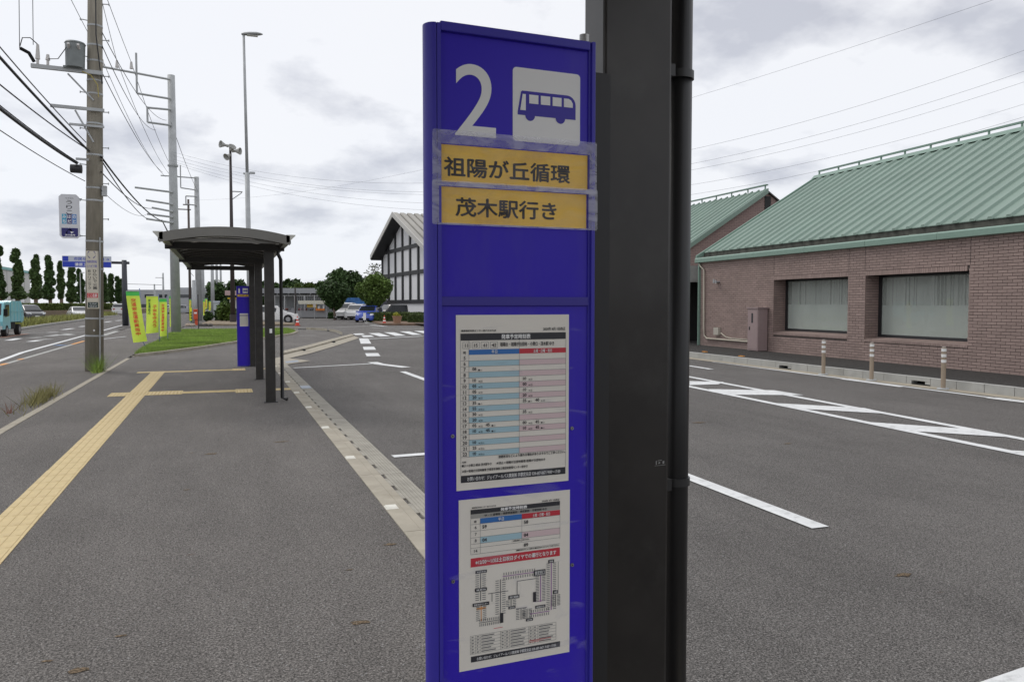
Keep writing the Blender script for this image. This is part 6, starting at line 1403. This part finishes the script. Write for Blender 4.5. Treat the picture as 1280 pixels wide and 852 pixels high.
# blue hoarding, parasol
q = atD(440,380,98); t = thing('hoarding','blue painted hoarding behind the parked white cars','hoarding',(q[0],q[1],0)); MB().box(q[0]-2.0,q[0]+2.4,q[1],q[1]+.1,.2,top_z(372,98)).build('board', mat('hoard_blue',(.06,.19,.48),.6,var=.5,vscale=1.5), t); MB().box(q[0]+.6,q[0]+4.4,q[1]+.3,q[1]+.4,.2,top_z(374,98)).build('board', mat('hoard_dark',(.10,.10,.12),.6,var=.5,vscale=2), t)
q = atD(429,380,96); t = thing('parasol','pale green parasol left of the blue hoarding','parasol',(q[0],q[1],0)); MB().cyl((q[0],q[1],0),(q[0],q[1],2.2),.04,n=6).build('pole',RIM,t); MB().cyl((q[0],q[1],.9),(q[0],q[1],2.3),.50,.12,12).build('canopy', mat('pale_green',(.42,.58,.46),.6), t)
q = atD(288,380,95); t = thing('shop_sign','pinkish shop sign with yellow underside beyond the hedge','sign',(q[0],q[1],0)); MB().box(q[0]-.6,q[0]+.9,q[1],q[1]+.15,top_z(369,95),top_z(363,95)).build('board', mat('pink_sign',(.5,.36,.35),.6,var=.3,vscale=6), t); MB().box(q[0]-.3,q[0]+.9,q[1]-.3,q[1]+.1,top_z(373.5,95),top_z(372,95)).build('awning', mat('yel_aw',(.7,.5,.03),.6), t); MB().box(q[0]-.1,q[0]+.8,q[1],q[1]+.3,0,top_z(374,95)).build('base', mat('sb',(.55,.53,.5),.7), t)
q = atD(270.5,380,100); t = thing('small_kiosk','small white hut with blue-green roof beyond the bushes','hut',(q[0],q[1],0)); MB().box(q[0]-.35,q[0]+.35,q[1],q[1]+.8,0,top_z(378,100)).build('wall', mat('hutw',(.5,.55,.55),.7), t); MB().box(q[0]-.42,q[0]+.42,q[1]-.1,q[1]+.9,top_z(378,100),top_z(376,100)).build('roof', mat('hutr',(.55,.60,.65),.6), t)
# far street lamp left
q = atD(101,380,120); t = thing('street_lamp','thin far street lamp rising between the columnar trees left of the pole','street lamp',(q[0],q[1],0)); MB().cyl((q[0],q[1],.5),(q[0],q[1],top_z(341,120)),.09,.06,8).build('lamp_post',GALV,t); MB().box(q[0],q[0]+.6,q[1]-.1,q[1]+.1,top_z(341,120),top_z(340,120)).build('lamp_head',GALV,t)
# ------------------------------------------------------------------ gabled black and white building
GD = 108; psi2 = PSI-math.atan(412/F); du = np.array([-math.sin(psi2), -math.cos(psi2), 0]); dn = np.array([math.cos(psi2), -math.sin(psi2), 0])   # du toward camera along wall, dn into building
W0 = atD(474.5,380,GD)*1.0; W0[2] = 0
def GX(u,d,z): return tuple(W0+du*u+dn*d+np.array([0,0,z]))
def u_at(px):   # distance along the wall plane for a photo column
    r_ = ray(px,380); A_ = np.array([[r_[0],-du[0]],[r_[1],-du[1]]]); t_, u_ = np.linalg.solve(A_, (W0-C0)[:2]); return u_
def zat(px, py, off=0):
    r_ = ray(px,py); b_ = (W0+dn*off-C0)[:2]; A_ = np.array([[r_[0],-du[0]],[r_[1],-du[1]]]); t_, u_ = np.linalg.solve(A_, b_); return u_, CH+t_*r_[2]
OV = -1.45
ua, za = zat(491,267,OV); ue, ze = zat(463.5,321,OV); 
slope = (za-ze)/(ua-ue); 
EX = 1.75; ur = ua+(ua-ue)*EX; zre = za-slope*(ur-ua); Lw = ur-abs(ue)-.3
gb = thing('gabled_hall', 'white gabled hall with black timber grid and ribbed grey roof behind the round trees', 'building', tuple(W0))
zw = lambda u: za-.47-slope*abs(u-ua); us = max(0.0, ue+.9)
MB().prism([(us,0),(Lw,0),(Lw,max(.5,zw(Lw))),(ua,zw(ua)),(us,zw(us))], 0, 25, X=lambda a,b,c: GX(a,c,b)).build('wall', mat('hall_white',(.74,.74,.75),.8,var=.03,vscale=.3), gb)
BT = mat('black_timber',(.02,.02,.022),.6); step = (u_at(524)-u_at(479))/5
zb_ = zat(500,377)[1]; z_m = zat(480,345.5)[1]; z_t = zat(480.7,316.5)[1]
u = u_at(479)
while u < Lw-.3:
    MB().box(u-.26,u+.26,-.16,-.005,zb_,zw(u)+.1,X=GX).build('black_post', BT, gb); u += step
for z_ in (zb_, z_m, z_t):
    hw = ua-(z_-0)/slope if False else 0
    u0_ = max(us+.1, ua-(za-.6-z_)/slope); MB().box(u0_,min(Lw,2*ua-u0_),-.14,-.006,z_-.22,z_+.22,X=GX).build('black_beam', BT, gb)
th = .45
def slab(u0_,z0_,u1_,z1_,d0,d1,nm,mt_): MB().add([GX(u0_,d0,z0_),GX(u1_,d0,z1_),GX(u1_,d1,z1_),GX(u0_,d1,z0_),GX(u0_,d0,z0_-th),GX(u1_,d0,z1_-th),GX(u1_,d1,z1_-th),GX(u0_,d1,z0_-th)],[(0,1,2,3),(7,6,5,4),(0,4,5,1),(1,5,6,2),(2,6,7,3),(3,7,4,0)]).build(nm,mt_,gb)
RG = mat('hall_roof',(.36,.345,.31),.6,var=.1,vscale=.3)
slab(ue,ze,ua,za,OV,25,'roof_slope',BT); slab(ua,za,ur,zre,OV,25,'roof_slope',BT)
d = OV
while d < 25:
    for (a,za_,b,zb2) in ((ue,ze,ua,za),(ua,za,ur,zre)):
        MB().add([GX(a,d,za_+.02),GX(b,d,zb2+.02),GX(b,d+.80,zb2+.02),GX(a,d+.80,za_+.02),GX(a,d+.05,za_+.16),GX(b,d+.05,zb2+.16),GX(b,d+.5,zb2+.16),GX(a,d+.5,za_+.16)],[(4,5,6,7),(0,1,5,4),(7,6,2,3),(1,2,6,5),(0,4,7,3)]).build('roof_panel', RG, gb)
    d += .86
for (a,za_,b,zb2) in ((ue,ze,ua,za),(ua,za,ur,zre)):
    MB().add([GX(a,OV-.1,za_+.22),GX(b,OV-.1,zb2+.22),GX(b,OV-.1,zb2-.35),GX(a,OV-.1,za_-.35),GX(a,OV,za_+.22),GX(b,OV,zb2+.22),GX(b,OV,zb2-.35),GX(a,OV,za_-.35)],[(0,1,2,3),(7,6,5,4),(0,4,5,1),(3,2,6,7)]).build('barge_board', mat('barge_grey',(.5,.49,.46),.6), gb)
